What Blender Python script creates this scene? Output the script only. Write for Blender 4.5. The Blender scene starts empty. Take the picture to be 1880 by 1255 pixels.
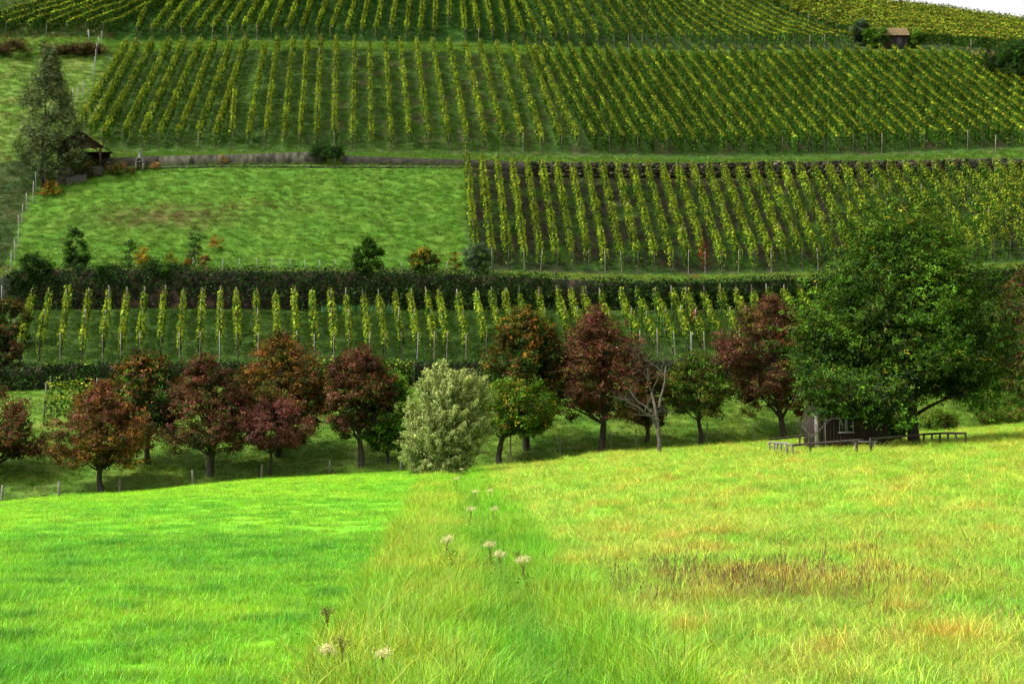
import bpy, math, random
import numpy as np
from mathutils import Vector, Euler
from mathutils.bvhtree import BVHTree

rng = np.random.default_rng(7)
random.seed(7)
S = bpy.context.scene
COL = S.collection
R = math.radians

# ------------------------------------------------------------------ camera
CAMZ = 2.0
F = 2611.1                      # focal length in photo pixels (50 mm on 36 mm, 1880 px wide)
PITCH = math.atan(166.5 / F)
cam_d = bpy.data.cameras.new('camera')
cam_d.lens = 50.0
cam_d.sensor_width = 36.0
cam_d.clip_start = 0.1
cam_d.clip_end = 3000
cam = bpy.data.objects.new('camera', cam_d)
COL.objects.link(cam)
cam.location = (0, 0, CAMZ)
cam.rotation_euler = (math.pi / 2 + PITCH, 0, 0)
S.camera = cam

# ------------------------------------------------------------------ sky, sun, exposure
SUN_EL, SUN_AZ = 52.0, 255.0    # azimuth clockwise from +Y: behind the camera, on its left
world = bpy.data.worlds.new('World')
S.world = world
world.use_nodes = True
wn = world.node_tree
wn.nodes.clear()
sky = wn.nodes.new('ShaderNodeTexSky')
sky.sky_type = 'NISHITA'
sky.sun_disc = False
sky.sun_elevation = R(SUN_EL)
sky.sun_rotation = R(SUN_AZ)
sky.air_density = 1.0
sky.dust_density = 4.0
hsv = wn.nodes.new('ShaderNodeHueSaturation')
hsv.inputs['Saturation'].default_value = 0.06
bg = wn.nodes.new('ShaderNodeBackground')
bg.inputs['Strength'].default_value = 0.12
wo = wn.nodes.new('ShaderNodeOutputWorld')
wn.links.new(sky.outputs[0], hsv.inputs['Color'])
wn.links.new(hsv.outputs[0], bg.inputs['Color'])
wn.links.new(bg.outputs[0], wo.inputs['Surface'])
sun_d = bpy.data.lights.new('sun', 'SUN')
sun_d.energy = 1.5
sun_d.angle = R(10)
sun_d.color = (1.0, 0.96, 0.88)
sun = bpy.data.objects.new('sun', sun_d)
COL.objects.link(sun)
sd = Vector((math.sin(R(SUN_AZ)) * math.cos(R(SUN_EL)), math.cos(R(SUN_AZ)) * math.cos(R(SUN_EL)), math.sin(R(SUN_EL))))
sun.rotation_euler = sd.to_track_quat('Z', 'Y').to_euler()
sun.location = sd * 100
S.view_settings.view_transform = 'Standard'
S.view_settings.look = 'None'
S.view_settings.gamma = 1.0
S.view_settings.exposure = 1.50
S.render.engine = 'CYCLES'
S.cycles.max_bounces = 6
S.cycles.diffuse_bounces = 3
S.cycles.transmission_bounces = 3
S.cycles.transparent_max_bounces = 4

# ------------------------------------------------------------------ helpers
def mat(name):
    m = bpy.data.materials.new(name)
    m.use_nodes = True
    nt = m.node_tree
    nt.nodes.clear()
    return m, nt, nt.nodes, nt.links

def leaf_material(name, transl=0.3, rough=0.6, gloss=0.005, instancer=False, noise=0.0):
    m, nt, N, L = mat(name)
    a = N.new('ShaderNodeAttribute')
    a.attribute_name = 'Col'
    col = a.outputs['Color']
    if instancer:
        b = N.new('ShaderNodeAttribute')
        b.attribute_type = 'INSTANCER'
        b.attribute_name = 'tint'
        mx = N.new('ShaderNodeMix')
        mx.data_type = 'RGBA'
        mx.blend_type = 'MULTIPLY'
        mx.inputs['Factor'].default_value = 1.0
        L.new(a.outputs['Color'], mx.inputs[6])
        L.new(b.outputs['Color'], mx.inputs[7])
        col = mx.outputs[2]
    d = N.new('ShaderNodeBsdfDiffuse')
    t = N.new('ShaderNodeBsdfTranslucent')
    g = N.new('ShaderNodeBsdfGlossy')
    g.inputs['Roughness'].default_value = 0.45
    g.inputs['Color'].default_value = (1, 1, 1, 1)
    m1 = N.new('ShaderNodeMixShader')
    m1.inputs[0].default_value = transl
    m2 = N.new('ShaderNodeMixShader')
    m2.inputs[0].default_value = gloss
    o = N.new('ShaderNodeOutputMaterial')
    L.new(col, d.inputs['Color'])
    L.new(col, t.inputs['Color'])
    L.new(d.outputs[0], m1.inputs[1])
    L.new(t.outputs[0], m1.inputs[2])
    L.new(m1.outputs[0], m2.inputs[1])
    L.new(g.outputs[0], m2.inputs[2])
    L.new(m2.outputs[0], o.inputs['Surface'])
    return m

def surface_material(name, c1, c2, scale=4.0, rough=0.85, bump=0.3, stretch=(1, 1, 1), detail=6, c3=None, attr=False):
    m, nt, N, L = mat(name)
    tc = N.new('ShaderNodeTexCoord')
    mp = N.new('ShaderNodeMapping')
    mp.inputs['Scale'].default_value = stretch
    no = N.new('ShaderNodeTexNoise')
    no.inputs['Scale'].default_value = scale
    no.inputs['Detail'].default_value = detail
    no.inputs['Roughness'].default_value = 0.65
    rp = N.new('ShaderNodeValToRGB')
    rp.color_ramp.elements[0].position = 0.36
    rp.color_ramp.elements[0].color = (*c1, 1)
    rp.color_ramp.elements[1].position = 0.64
    rp.color_ramp.elements[1].color = (*c2, 1)
    if c3:
        e = rp.color_ramp.elements.new(0.5)
        e.color = (*c3, 1)
    p = N.new('ShaderNodeBsdfPrincipled')
    p.inputs['Roughness'].default_value = rough
    p.inputs['Specular IOR Level'].default_value = 0.25
    b = N.new('ShaderNodeBump')
    b.inputs['Strength'].default_value = bump
    b.inputs['Distance'].default_value = 0.05
    o = N.new('ShaderNodeOutputMaterial')
    L.new(tc.outputs['Object'], mp.inputs['Vector'])
    L.new(mp.outputs[0], no.inputs['Vector'])
    L.new(no.outputs['Fac'], rp.inputs['Fac'])
    L.new(no.outputs['Fac'], b.inputs['Height'])
    L.new(b.outputs[0], p.inputs['Normal'])
    if attr:
        a = N.new('ShaderNodeAttribute')
        a.attribute_name = 'Col'
        mx = N.new('ShaderNodeMix')
        mx.data_type = 'RGBA'
        mx.blend_type = 'MULTIPLY'
        mx.inputs['Factor'].default_value = 1.0
        L.new(a.outputs['Color'], mx.inputs[6])
        L.new(rp.outputs[0], mx.inputs[7])
        L.new(mx.outputs[2], p.inputs['Base Color'])
    else:
        L.new(rp.outputs[0], p.inputs['Base Color'])
    L.new(p.outputs[0], o.inputs['Surface'])
    return m

M_LEAF = leaf_material('leaves', 0.22)
M_GRASS = leaf_material('grass_blades', 0.28, gloss=0.02, instancer=True)
M_GROUND = surface_material('ground_turf', (0.8, 0.8, 0.8), (1.15, 1.15, 1.15), 2.5, 0.95, 0.6, attr=True, detail=10)
M_BARK = surface_material('bark', (0.012, 0.009, 0.006), (0.05, 0.038, 0.028), 3.0, 0.9, 0.6, (4, 4, 1))
M_BARKPALE = surface_material('pale_bark', (0.035, 0.03, 0.022), (0.12, 0.105, 0.08), 4.0, 0.9, 0.5)
M_STAKE = surface_material('weathered_stake', (0.10, 0.085, 0.065), (0.24, 0.21, 0.17), 3.0, 0.85, 0.3, (3, 3, 0.6))
M_DARKSTAKE = surface_material('dark_stake', (0.03, 0.025, 0.02), (0.09, 0.075, 0.06), 3.0, 0.85, 0.3, (3, 3, 0.6))
M_PALEPOST = surface_material('pale_post', (0.15, 0.15, 0.135), (0.31, 0.30, 0.28), 3.0, 0.7, 0.2)
M_STEM = surface_material('vine_wood', (0.02, 0.015, 0.01), (0.07, 0.05, 0.035), 5.0, 0.9, 0.3)
M_WIRE = surface_material('wire', (0.07, 0.07, 0.065), (0.14, 0.14, 0.13), 3.0, 0.5, 0.0)
M_CONC = surface_material('weathered_concrete', (0.010, 0.010, 0.005), (0.095, 0.092, 0.055), 1.2, 0.9, 0.5, (1.6, 1.6, 0.7), c3=(0.045, 0.044, 0.026))
M_DARKWALL = surface_material('dark_damp_wall', (0.010, 0.010, 0.006), (0.045, 0.040, 0.024), 1.5, 0.9, 0.5, (1, 1, 2))
M_EARTHWALL = surface_material('old_masonry', (0.006, 0.005, 0.003), (0.085, 0.050, 0.030), 1.3, 0.9, 0.9, c3=(0.018, 0.012, 0.008))

def link_obj(name, me, parent=None):
    o = bpy.data.objects.new(name, me)
    COL.objects.link(o)
    if parent is not None:
        o.parent = parent
    return o

def tag(o, label=None, cat=None, group=None, kind=None):
    if label: o['label'] = label
    if cat: o['category'] = cat
    if group: o['group'] = group
    if kind: o['kind'] = kind
    return o

def thing(name, label, cat, loc=(0, 0, 0), group=None):
    o = bpy.data.objects.new(name, None)
    o.empty_display_size = 0.3
    COL.objects.link(o)
    o.location = loc
    return tag(o, label, cat, group)

def make_mesh(name, V, Fc, m, parent=None, col=None, origin=None, smooth=False):
    """V (n,3) world; Fc (m,k) faces; origin subtracted so parts sit under their thing"""
    V = np.asarray(V, dtype=np.float32)
    if origin is not None:
        V = V - np.asarray(origin, dtype=np.float32)
    Fc = np.asarray(Fc, dtype=np.int32)
    me = bpy.data.meshes.new(name)
    n, k = Fc.shape
    me.vertices.add(len(V))
    me.vertices.foreach_set('co', V.ravel())
    me.loops.add(n * k)
    me.loops.foreach_set('vertex_index', Fc.ravel())
    me.polygons.add(n)
    me.polygons.foreach_set('loop_start', np.arange(0, n * k, k, dtype=np.int32))
    if col is not None:
        dom = 'FACE' if len(col) == n and len(col) != len(V) else 'POINT'
        at = me.attributes.new('Col', 'FLOAT_COLOR', dom)
        c4 = np.ones((len(col), 4), dtype=np.float32)
        c4[:, :3] = col
        at.data.foreach_set('color', c4.ravel())
    me.update(calc_edges=True)
    if smooth:
        me.polygons.foreach_set('use_smooth', np.ones(n, dtype=bool))
    me.materials.append(m)
    return link_obj(name, me, parent)

class MB:
    """collects boxes, bars and tubes into one quad mesh"""
    def __init__(s):
        s.V = []; s.F = []; s.n = 0
    def add(s, V, Fq):
        V = np.asarray(V, dtype=float); Fq = np.asarray(Fq, dtype=int)
        s.V.append(V); s.F.append(Fq + s.n); s.n += len(V)
    def box(s, c, size, rz=0.0, rx=0.0, ry=0.0):
        x, y, z = np.array(size) / 2
        V = np.array([[-x,-y,-z],[x,-y,-z],[x,y,-z],[-x,y,-z],[-x,-y,z],[x,-y,z],[x,y,z],[-x,y,z]])
        M = np.array(Euler((rx, ry, rz)).to_matrix())
        s.add(V @ M.T + np.array(c), [[0,3,2,1],[4,5,6,7],[0,1,5,4],[1,2,6,5],[2,3,7,6],[3,0,4,7]])
    def tube(s, pts, rad, sides=6, cap=True):
        pts = np.asarray(pts, dtype=float)
        rad = np.broadcast_to(np.asarray(rad, dtype=float), (len(pts),))
        rings = []
        for i, p in enumerate(pts):
            t = pts[min(i+1, len(pts)-1)] - pts[max(i-1, 0)]
            t = t / (np.linalg.norm(t) + 1e-9)
            a = np.array([1.0, 0, 0]) if abs(t[0]) < 0.8 else np.array([0, 1.0, 0])
            u = np.cross(t, a); u /= np.linalg.norm(u)
            v = np.cross(t, u)
            an = np.arange(sides) * 2 * math.pi / sides
            rings.append(p + rad[i] * (np.cos(an)[:, None] * u + np.sin(an)[:, None] * v))
        V = np.concatenate(rings)
        Fq = []
        for i in range(len(pts) - 1):
            for j in range(sides):
                k = (j + 1) % sides
                Fq.append([i*sides+j, i*sides+k, (i+1)*sides+k, (i+1)*sides+j])
        if cap:
            nt = len(V)
            V = np.concatenate([V, pts[-1:]])
            for j in range(0, sides, 2):
                Fq.append([(len(pts)-1)*sides+j, (len(pts)-1)*sides+(j+1)%sides, (len(pts)-1)*sides+(j+2)%sides, nt])
        s.add(V, Fq)
    def build(s, name, m, parent=None, origin=None, smooth=False):
        return make_mesh(name, np.concatenate(s.V), np.concatenate(s.F), m, parent, None, origin, smooth)

def ray(px, py):
    a = (np.asarray(px, dtype=float) - 940) / F
    b = (627.5 - np.asarray(py, dtype=float)) / F
    c, s_ = math.cos(PITCH), math.sin(PITCH)
    return np.stack([a + 0*b, c - b*s_ + 0*a, s_ + b*c + 0*a], axis=-1)

def at(px, py, D):
    d = ray(px, py)
    p = d * (np.asarray(D, dtype=float) / d[..., 1])[..., None]
    p[..., 2] += CAMZ
    return p

def snoise(x, y, scale, seed, octs=3):
    """smooth pseudo noise from rotated sines, about -1..1"""
    r = np.random.default_rng(seed)
    out = 0; amp = 1; tot = 0
    for o in range(octs):
        for k in range(4):
            th = r.uniform(0, 2*math.pi); f = r.uniform(0.7, 1.3) * 2 * math.pi / scale
            ph = r.uniform(0, 6.28); ph2 = r.uniform(0, 6.28)
            out = out + amp * 0.5 * np.sin((x*math.cos(th) + y*math.sin(th))*f + ph + 1.3*np.sin((x*math.sin(th) - y*math.cos(th))*f*0.6 + ph2))
        tot += amp; amp *= 0.55; scale *= 0.5
    return out / tot

# ------------------------------------------------------------------ terrain from breaklines
UC = np.concatenate([np.arange(-900, -60, 30), np.arange(-60, 1941, 6), np.arange(1960, 2801, 30)]).astype(float)
def li(pts):
    a = np.array(pts, dtype=float)
    # smooth a little so breaklines are not kinked
    v = np.interp(UC, a[:, 0], a[:, 1])
    return v
LINES = {}
def line(name, ypts, dpts):
    LINES[name] = (np.array(ypts, float), np.array(dpts, float) if not np.isscalar(dpts) else np.array([[0, dpts]], float))
line('ME', [(-900,985),(0,924),(108,912),(250,902),(500,878),(740,866),(900,858),(1000,850),(1100,833),(1200,826),(1400,812),(1500,803),(1640,800),(1780,786),(1880,778),(2800,700)],
     [(-900,74),(0,80),(740,85),(1200,90),(1500,95),(1880,106),(2800,120)])
line('HB', [(-900,720),(0,718),(100,713),(500,708),(900,704),(1500,700),(1880,690),(2800,660)], [(0,103),(1400,105),(1880,114),(2800,125)])
line('HT', [(-900,690),(0,681),(90,671),(500,667),(900,667),(1330,662),(1600,655),(1880,645),(2800,610)], [(0,104.3),(1400,106.5),(1880,115.3),(2800,126.5)])
line('WB', [(-900,590),(0,575),(60,568),(300,566),(640,570),(900,568),(1100,567),(1300,567),(1550,560),(1880,545),(2800,520)], [(0,118),(1400,119.5),(1880,123),(2800,130)])
line('WT', [(-900,520),(0,512),(60,500),(250,500),(640,503),(860,508),(1000,515),(1150,522),(1300,523),(1550,514),(1880,500),(2800,470)], [(0,119.4),(1400,121),(1880,124.5),(2800,131.5)])
line('MB', [(-900,500),(0,492),(250,492),(640,494),(900,498),(1100,505),(1250,507),(1550,500),(1880,482),(2800,450)], [(0,122.5),(1400,124.5),(1880,127),(2800,134)])
line('MT', [(-900,345),(0,338),(100,330),(190,309),(260,305),(400,302),(560,301),(850,304),(1000,325),(1240,326),(1540,326),(1880,322),(2800,300)], [(0,141),(1880,143),(2800,149)])
line('SW', [(-900,330),(0,326),(150,303),(190,296),(260,292),(400,289),(560,284),(640,291),(850,298),(1000,303),(1240,304),(1540,301),(1880,297),(2800,275)], [(0,142.2),(1880,144.3),(2800,150.3)])
line('UB', [(-900,310),(0,300),(150,280),(650,282),(1000,288),(1250,294),(1500,292),(1700,285),(1880,277),(2800,240)], [(0,146),(1880,148),(2800,154)])
line('UT', [(-900,110),(0,104),(190,98),(300,94),(600,91),(850,97),(1000,104),(1250,110),(1560,110),(1780,114),(1880,128),(2100,150),(2800,200)], [(0,176),(1880,178),(2800,180)])
line('UP', [(-900,76),(0,70),(190,70),(220,78),(500,76),(850,80),(1000,88),(1250,95),(1560,93),(1700,92),(1780,97),(1880,106),(2100,125),(2800,180)], [(0,178.5),(1880,180.5),(2800,184)])
line('RG', [(-900,-190),(0,-170),(1100,-130),(1300,-70),(1400,-38),(1520,-2),(1640,21),(1700,28),(1760,36),(1880,54),(2100,90),(2800,170)], [(0,208),(1200,212),(1500,226),(1880,232),(2800,236)])

def L_at(name, u):
    yp, dp = LINES[name]
    return at(u, np.interp(u, yp[:, 0], yp[:, 1]), np.interp(u, dp[:, 0], dp[:, 1]))

def smooth_line(P, k=9):
    Q = P.copy()
    ker = np.hanning(k + 2)[1:-1]; ker /= ker.sum()
    for c in range(3):
        pad = np.pad(P[:, c], k//2, mode='reflect', reflect_type='odd')
        Q[:, c] = np.convolve(pad, ker, 'valid')
    return Q
def near_line(D, z):
    X = (UC - 940) / F * max(D, 42)
    return np.stack([X, np.full_like(X, D), np.full_like(X, z)], axis=-1)
seq = [('N0', near_line(-45, -0.2), 0), ('N1', near_line(0, 0.0), 14), ('N2', near_line(11, 0.0), 12), ('ME', smooth_line(L_at('ME', UC)), 110),
       ('HB', smooth_line(L_at('HB', UC)), 46), ('HT', smooth_line(L_at('HT', UC)), 6), ('WB', smooth_line(L_at('WB', UC)), 40), ('WT', smooth_line(L_at('WT', UC)), 6),
       ('MB', L_at('MB', UC), 10), ('MT', L_at('MT', UC), 110), ('SW', L_at('SW', UC), 6), ('UB', L_at('UB', UC), 12),
       ('UT', L_at('UT', UC), 90), ('UP', L_at('UP', UC), 8), ('RG', L_at('RG', UC), 80)]
rg = seq[-1][1]
b1 = rg.copy(); b1[:, 1] += 60; b1[:, 0] *= 1.25; b1[:, 2] -= 8
b2 = rg.copy(); b2[:, 1] += 700; b2[:, 0] *= 4; b2[:, 2] = -20
seq += [('B1', b1, 10), ('B2', b2, 10)]
GR = []; SEG = []; TT = []
for i, (nm, P, n) in enumerate(seq):
    if i == 0:
        GR.append(P); SEG.append(0); TT.append(0.0); continue
    Q = seq[i-1][1]
    for j in range(1, n + 1):
        t = j / n
        GR.append(Q * (1 - t) + P * t); SEG.append(i); TT.append(t)
G = np.stack(GR); SEG = np.array(SEG); TT = np.array(TT)       # rows x columns x 3
names_seq = [s_[0] for s_ in seq]
ix = {n: i for i, n in enumerate(names_seq)}                   # segment index by its END line
X, Y = G[..., 0], G[..., 1]
SG = SEG[:, None] * np.ones_like(X); T2 = TT[:, None] * np.ones_like(X); U2 = np.ones_like(X) * UC[None, :]
hill = (SG > ix['ME']).astype(float)
ends = np.minimum(1, np.minimum(T2, 1 - T2) * 10)
fld = ((SG == ix['HB']) | (SG == ix['WB']) | (SG == ix['MT']) | (SG == ix['UT']) | (SG == ix['RG'])) * 1.0
dz = hill * fld * ends * (0.07 * snoise(X, Y, 2.2, 3) + 0.12 * snoise(X, Y, 8, 4))
# narrow cattle ledges running across the unplanted slope
slope_l = (SG == ix['MT']) * (U2 < 860) * ends
w_ = Y * 3.3 + 1.2 * snoise(X, Y, 14, 5) + 1.0 * snoise(X, Y, 5, 6)
dz += slope_l * (0.11 * np.sin(w_ * 1.6) * (0.6 + 0.4 * snoise(X, Y, 9, 8)))
dz += (SG == ix['UT']) * (U2 < 190) * ends * 0.12 * np.sin(w_ * 1.7)
dz += (1 - hill) * np.clip((Y - 8) / 20, 0, 1) * (0.05 * snoise(X, Y, 9, 9))
G[..., 2] += dz
ver_y = np.array([0, 11, 20, 40, 80, 90.]); ver_l = np.array([-1.5, -1.6, -1.9, -3.0, -4.9, -5.4]); ver_r = np.array([1.6, 1.5, 0.75, 0.15, -1.3, -1.6])
def verge(x, y):
    l = np.interp(y, ver_y, ver_l); r = np.interp(y, ver_y, ver_r)
    return np.clip((x - l) / 0.5, 0, 1) * np.clip((r - x) / 0.6, 0, 1)
# ditch dip along the verge
mx = (np.interp(Y, ver_y, ver_l) + np.interp(Y, ver_y, ver_r)) / 2
G[..., 2] -= (SG <= ix['ME']) * (Y > 0) * 0.22 * np.exp(-((X - mx - 0.4) / 0.5) ** 2) * np.clip((86 - Y) / 10, 0, 1)

nr, nc = X.shape
idx = np.arange(nr * nc).reshape(nr, nc)
quads = np.stack([idx[:-1, :-1], idx[:-1, 1:], idx[1:, 1:], idx[1:, :-1]], axis=-1)
Vall = G.reshape(-1, 3)
bvh = BVHTree.FromPolygons(Vall.tolist(), quads.reshape(-1, 4).tolist())
CAMV = Vector((0, 0, CAMZ))
def hit(px, py):
    d = Vector(ray(px, py).tolist()).normalized()
    h = bvh.ray_cast(CAMV, d)
    return np.array(h[0])
def gz(x, y):
    h = bvh.ray_cast(Vector((float(x), float(y), 400)), Vector((0, 0, -1)))
    return h[0].z if h[0] else 0.0
def gnd(x, y):
    return np.array([x, y, gz(x, y)])

# ------------------------------------------------------------------ vine row plans (photo x at the low end, at the high end)
def rowpt(a, b, ua, ub, ta=0.0, tb=1.0):
    A = L_at(a, float(ua)); B = L_at(b, float(ub))
    return A + (B - A) * ta, A + (B - A) * tb
ROWS = []    # (terrace, p0, p1, style)
# lower terrace
lt = [60,91,125,163,200,233,265,301,337,372,404,433,469,505,539,572,606,634,666,694,724,752,783,805,839,873,901,925,952,986,1022,1045,1069,1099,1138,1166,1200,1231,1257,1290,1321,1348,1377,1405,1435,1466,1497,1530,1560]
lo = [(60,-26),(125,-15),(233,-12),(372,-6),(433,4),(606,7),(694,13),(783,15),(873,19),(1022,28),(1166,44),(1290,38),(1377,43),(1600,60)]
for x in lt:
    off = np.interp(x, [a for a, b in lo], [b for a, b in lo])
    p0, p1 = rowpt('HT', 'WB', x + off, x, 0.05, 0.93)
    ROWS.append(('lower', p0, p1, 'lower', x))
# middle terrace, right half
x = 856.0; k = 0
while x < 2010:
    off = np.interp(x, [856,966,1103,1230,1345,1440,1600,1800,2000], [18,26,37,52,64,68,100,130,155])
    p0, p1 = rowpt('MB', 'MT', x + off, x, 0.02, 0.97)
    ROWS.append(('middle', p0, p1, 'middle', x)); x += 27.6 + 0.4*math.sin(k); k += 1
# upper terrace
ut = [233,253,281,312,339,370,396,426,452,470,488,509,538,565,589,617,651,678,707,735,764,793,824,853,880,911,942,969]
ub = [128,158,185,222,257,289,324,360,392,425,454,486,521,550,580,613,647,682,719,753,788,825,859,894,928,962,998,1033]
for i, (a, b) in enumerate(zip(ut, ub)):
    tb = {9: 0.42, 10: 0.93, 17: 0.93}.get(i, 0.985)
    if i == 9: a = 437
    p0, p1 = rowpt('UB', 'UT', b, a, 0.03, tb)
    ROWS.append(('upper', p0, p1, 'upper_thin' if i >= 9 and i < 27 else 'upper_left', a))
ROWS.append(('upper', *rowpt('UB', 'UT', 1065, 980, 0.03, 0.97), 'upper_thin', 980))
for n in range(36):
    p0, p1 = rowpt('UB', 'UT', 1097 + 26.4*n, 998 + 22.8*n, 0.03, 0.985)
    ROWS.append(('upper', p0, p1, 'upper_thick', 998 + 22.8*n))
# top terrace: x near the track, x where it leaves the frame
tb_ = [(251,274),(278,319),(304,345),(332,373),(360,401),(388,424),(416,449),(444,475),(471,496),(498,520),(525,547),(553,572),(581,599),(607,626),(636,653),(664,676),(690,701),(718,727),(746,752),(771,777),(798,800),(825,825),
       (854,848),(879,868),(905,893),(932,918),(961,939),(991,958),(1020,985),(1045,1009),(1073,1034),(1099,1058),(1129,1083),(1155,1109),(1180,1131),(1206,1151),(1228,1171),(1257,1191),(1288,1208),(1318,1224),(1346,1240),(1377,1256),(1407,1276),(1433,1294),(1460,1312),(1489,1332),(1518,1352),(1545,1372),(1571,1392)]
def top_row(xb, xt, y_end=-32, d0=0.6):
    P0 = L_at('UP', float(xb)); P1 = hit(xt, max(y_end, -60)) if False else None
    yp, dp = LINES['RG']; yu = LINES['UP'][0]
    y0 = np.interp(xb, yu[:, 0], yu[:, 1])
    yr = np.interp(xt, yp[:, 0], yp[:, 1])
    # where the photo's y=28 ground (vine tip at y about 0) lies on the strip for that column
    t = (y0 - 28) / (y0 - yr)
    A = L_at('UP', float(xt)); B = L_at('RG', float(xt))
    Q = A + (B - A) * min(max(t, 0.1), 0.97)
    d = Q - P0
    return P0 + d * 0.02, P0 + d * 1.75
for xb, xt in tb_:
    p0, p1 = top_row(xb, xt)
    if xb == 251: p1 = p0 + (p1 - p0) * 0.34
    if xb == 825: p0 = p0 + (p1 - p0) * 0.22
    ROWS.append(('top', p0, p1, 'top_green' if xb < 1100 else 'top_yellow', xb))
# far block on the shoulder of the hill: rows along the contour
NFAR = 24
for k in range(NFAR):
    f = (k + 0.5) / NFAR
    uL = np.interp(f, [0, 0.08, 0.2, 0.5, 1.0], [1690, 1600, 1530, 1410, 1230])
    uR = np.interp(f, [0, 0.1, 1], [1815, 1990, 2060])
    ROWS.append(('shoulder', (f * 0.97 + 0.03, uL), (f * 0.97 + 0.03, uR), 'far', 0))
# top left block
for xb, xt in [(-65,90),(-28,120),(8,150),(45,180),(82,208),(119,232),(155,255),(188,279)]:
    p0, p1 = top_row(xb, xt)
    ROWS.append(('left', p0, p1, 'top_left', xb))
# two short rows lying across the slope below the ivy wall
CROSS = [(80, 700, 190, 698), (84, 741, 175, 736), (80, 768, 135, 764), (560, 700, 760, 698), (880,700,1010,698)]

def row_poly(r):
    if r[0] == 'shoulder':
        f, uL = r[1]; _, uR = r[2]
        us = np.linspace(uL, uR, 40)
        A = L_at('UP', us); B = L_at('RG', us)
        P = A + (B - A) * f
    else:
        n = max(4, int(np.linalg.norm(r[2] - r[1]) / 1.0))
        t = np.linspace(0, 1, n)[:, None]
        P = r[1] * (1 - t) + r[2] * t
    P = P.copy()
    for i in range(len(P)):
        P[i, 2] = gz(P[i, 0], P[i, 1])
    return P
POLY = [row_poly(r) for r in ROWS]

# ------------------------------------------------------------------ ground colours
def mixc(a, b, t):
    return a * (1 - t[..., None]) + np.array(b) * t[..., None]
C = np.ones(G.shape) * np.array([0.038, 0.090, 0.005])  # hill base darker than the meadow: cloud shadow put into the turf colour
n1 = snoise(X, Y, 6, 21); n2 = snoise(X, Y, 2.0, 22); n3 = snoise(X, Y, 20, 23)
C = mixc(C, (0.04, 0.07, 0.010), np.clip(0.35 + 0.5*n1, 0, 1))
C = mixc(C, (0.014, 0.048, 0.005), np.clip(0.1 + 0.8*n2, 0, 1))
sel = (SG == ix['MT']) & (U2 < 858)
c_ = mixc(C*0 + np.array([0.06, 0.155, 0.007]), (0.095, 0.175, 0.012), np.clip(0.3+0.6*n1, 0, 1))
c_ = mixc(c_, (0.09, 0.055, 0.02), np.clip(np.exp(-(((U2-300)/120)**2 + ((T2-0.45)/0.10)**2)) * (0.75+0.6*n2), 0, 0.8))
C[sel] = c_[sel]
for nm in ('SW', 'UB', 'MB', 'UP'):
    sel = SG == ix[nm]
    c_ = mixc(C*0 + np.array([0.07, 0.16, 0.008]), (0.12, 0.14, 0.022), np.clip(0.3+0.6*n1, 0, 1))
    C[sel] = c_[sel]
sel = (SG == ix['WT']) | (SG == ix['HT'])
C[sel] = np.array([0.015, 0.018, 0.007])
sel = (SG == ix['SW']) & (U2 > 860) | ((SG == ix['MT']) & (T2 > 0.9) & (U2 > 860))
C[sel] = (mixc(C*0 + np.array([0.09, 0.06, 0.03]), (0.08, 0.12, 0.02), np.clip(0.5+0.8*n2, 0, 1)))[sel]
sel = (SG == ix['HB'])
c_ = mixc(C*0 + np.array([0.065, 0.155, 0.007]), (0.11, 0.15, 0.012), np.clip(0.4+0.6*n1, 0, 1))
C[sel] = c_[sel]
# bare soil strip under and between the vines of the middle terrace
sel = (SG == ix['MT']) & (U2 > 866)
c_ = mixc(C, (0.032, 0.022, 0.012), np.clip(0.62 + 0.8*n1 - 0.5*np.clip((T2*-1+0.25)*4,0,1) - np.clip((U2-1500)/300, 0, 0.3), 0, 1))
C[sel] = c_[sel]
sel = (SG == ix['UT']) & (U2 > 600)
c_ = mixc(C, (0.06, 0.04, 0.018), np.clip(-0.15 + 0.9*n1 + 0.25*np.exp(-((U2-900)/200)**2), 0, 0.8))
C[sel] = c_[sel]
sel = (SG == ix['UT']) & (U2 < 190)
c_ = mixc(C*0 + np.array([0.075, 0.155, 0.010]), (0.12, 0.15, 0.025), np.clip(0.4+0.6*n1, 0, 1))
C[sel] = c_[sel]
sel = (SG == ix['RG'])
c_ = mixc(C*0 + np.array([0.03, 0.085, 0.008]), (0.03, 0.035, 0.012), np.clip((U2-900)/300, 0, 0.6)*np.clip(0.8+0.5*n1,0,1))
C[sel] = c_[sel]
sel = (SG == ix['RG']) & (U2 < 205)
c_ = mixc(C, (0.20, 0.11, 0.05), np.clip(0.1 + 0.8*n2, 0, 0.8))
C[sel] = c_[sel]
sel = (U2 < 10 + 56*np.where(SG == ix['MT'], T2, SG > ix['MT']) + 8*n2) & ((SG == ix['MT']) | (SG == ix['SW']) | (SG == ix['MB']) | (SG == ix['UB']))
c_ = mixc(C*0 + np.array([0.022, 0.05, 0.005]), (0.05, 0.05, 0.012), np.clip(0.3+0.6*n1, 0, 1))  # shadowed grass of the left margin, its shade put into the colour
C[sel] = c_[sel]
# meadow
sel = SG <= ix['ME']
right = np.clip((X - np.interp(Y, ver_y, ver_r) + 0.3) / 1.2, 0, 1)
cl = mixc(C*0 + np.array([0.13, 0.40, 0.006]), (0.21, 0.46, 0.008), np.clip(0.4 + 0.6*n3, 0, 1))
cr = mixc(C*0 + np.array([0.20, 0.36, 0.016]), (0.32, 0.32, 0.025), np.clip(0.25 + 0.6*n1, 0, 1))
cm = cl * (1 - right[..., None]) + cr * right[..., None]
C[sel] = cm[sel]
Call = C.reshape(-1, 3)

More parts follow.
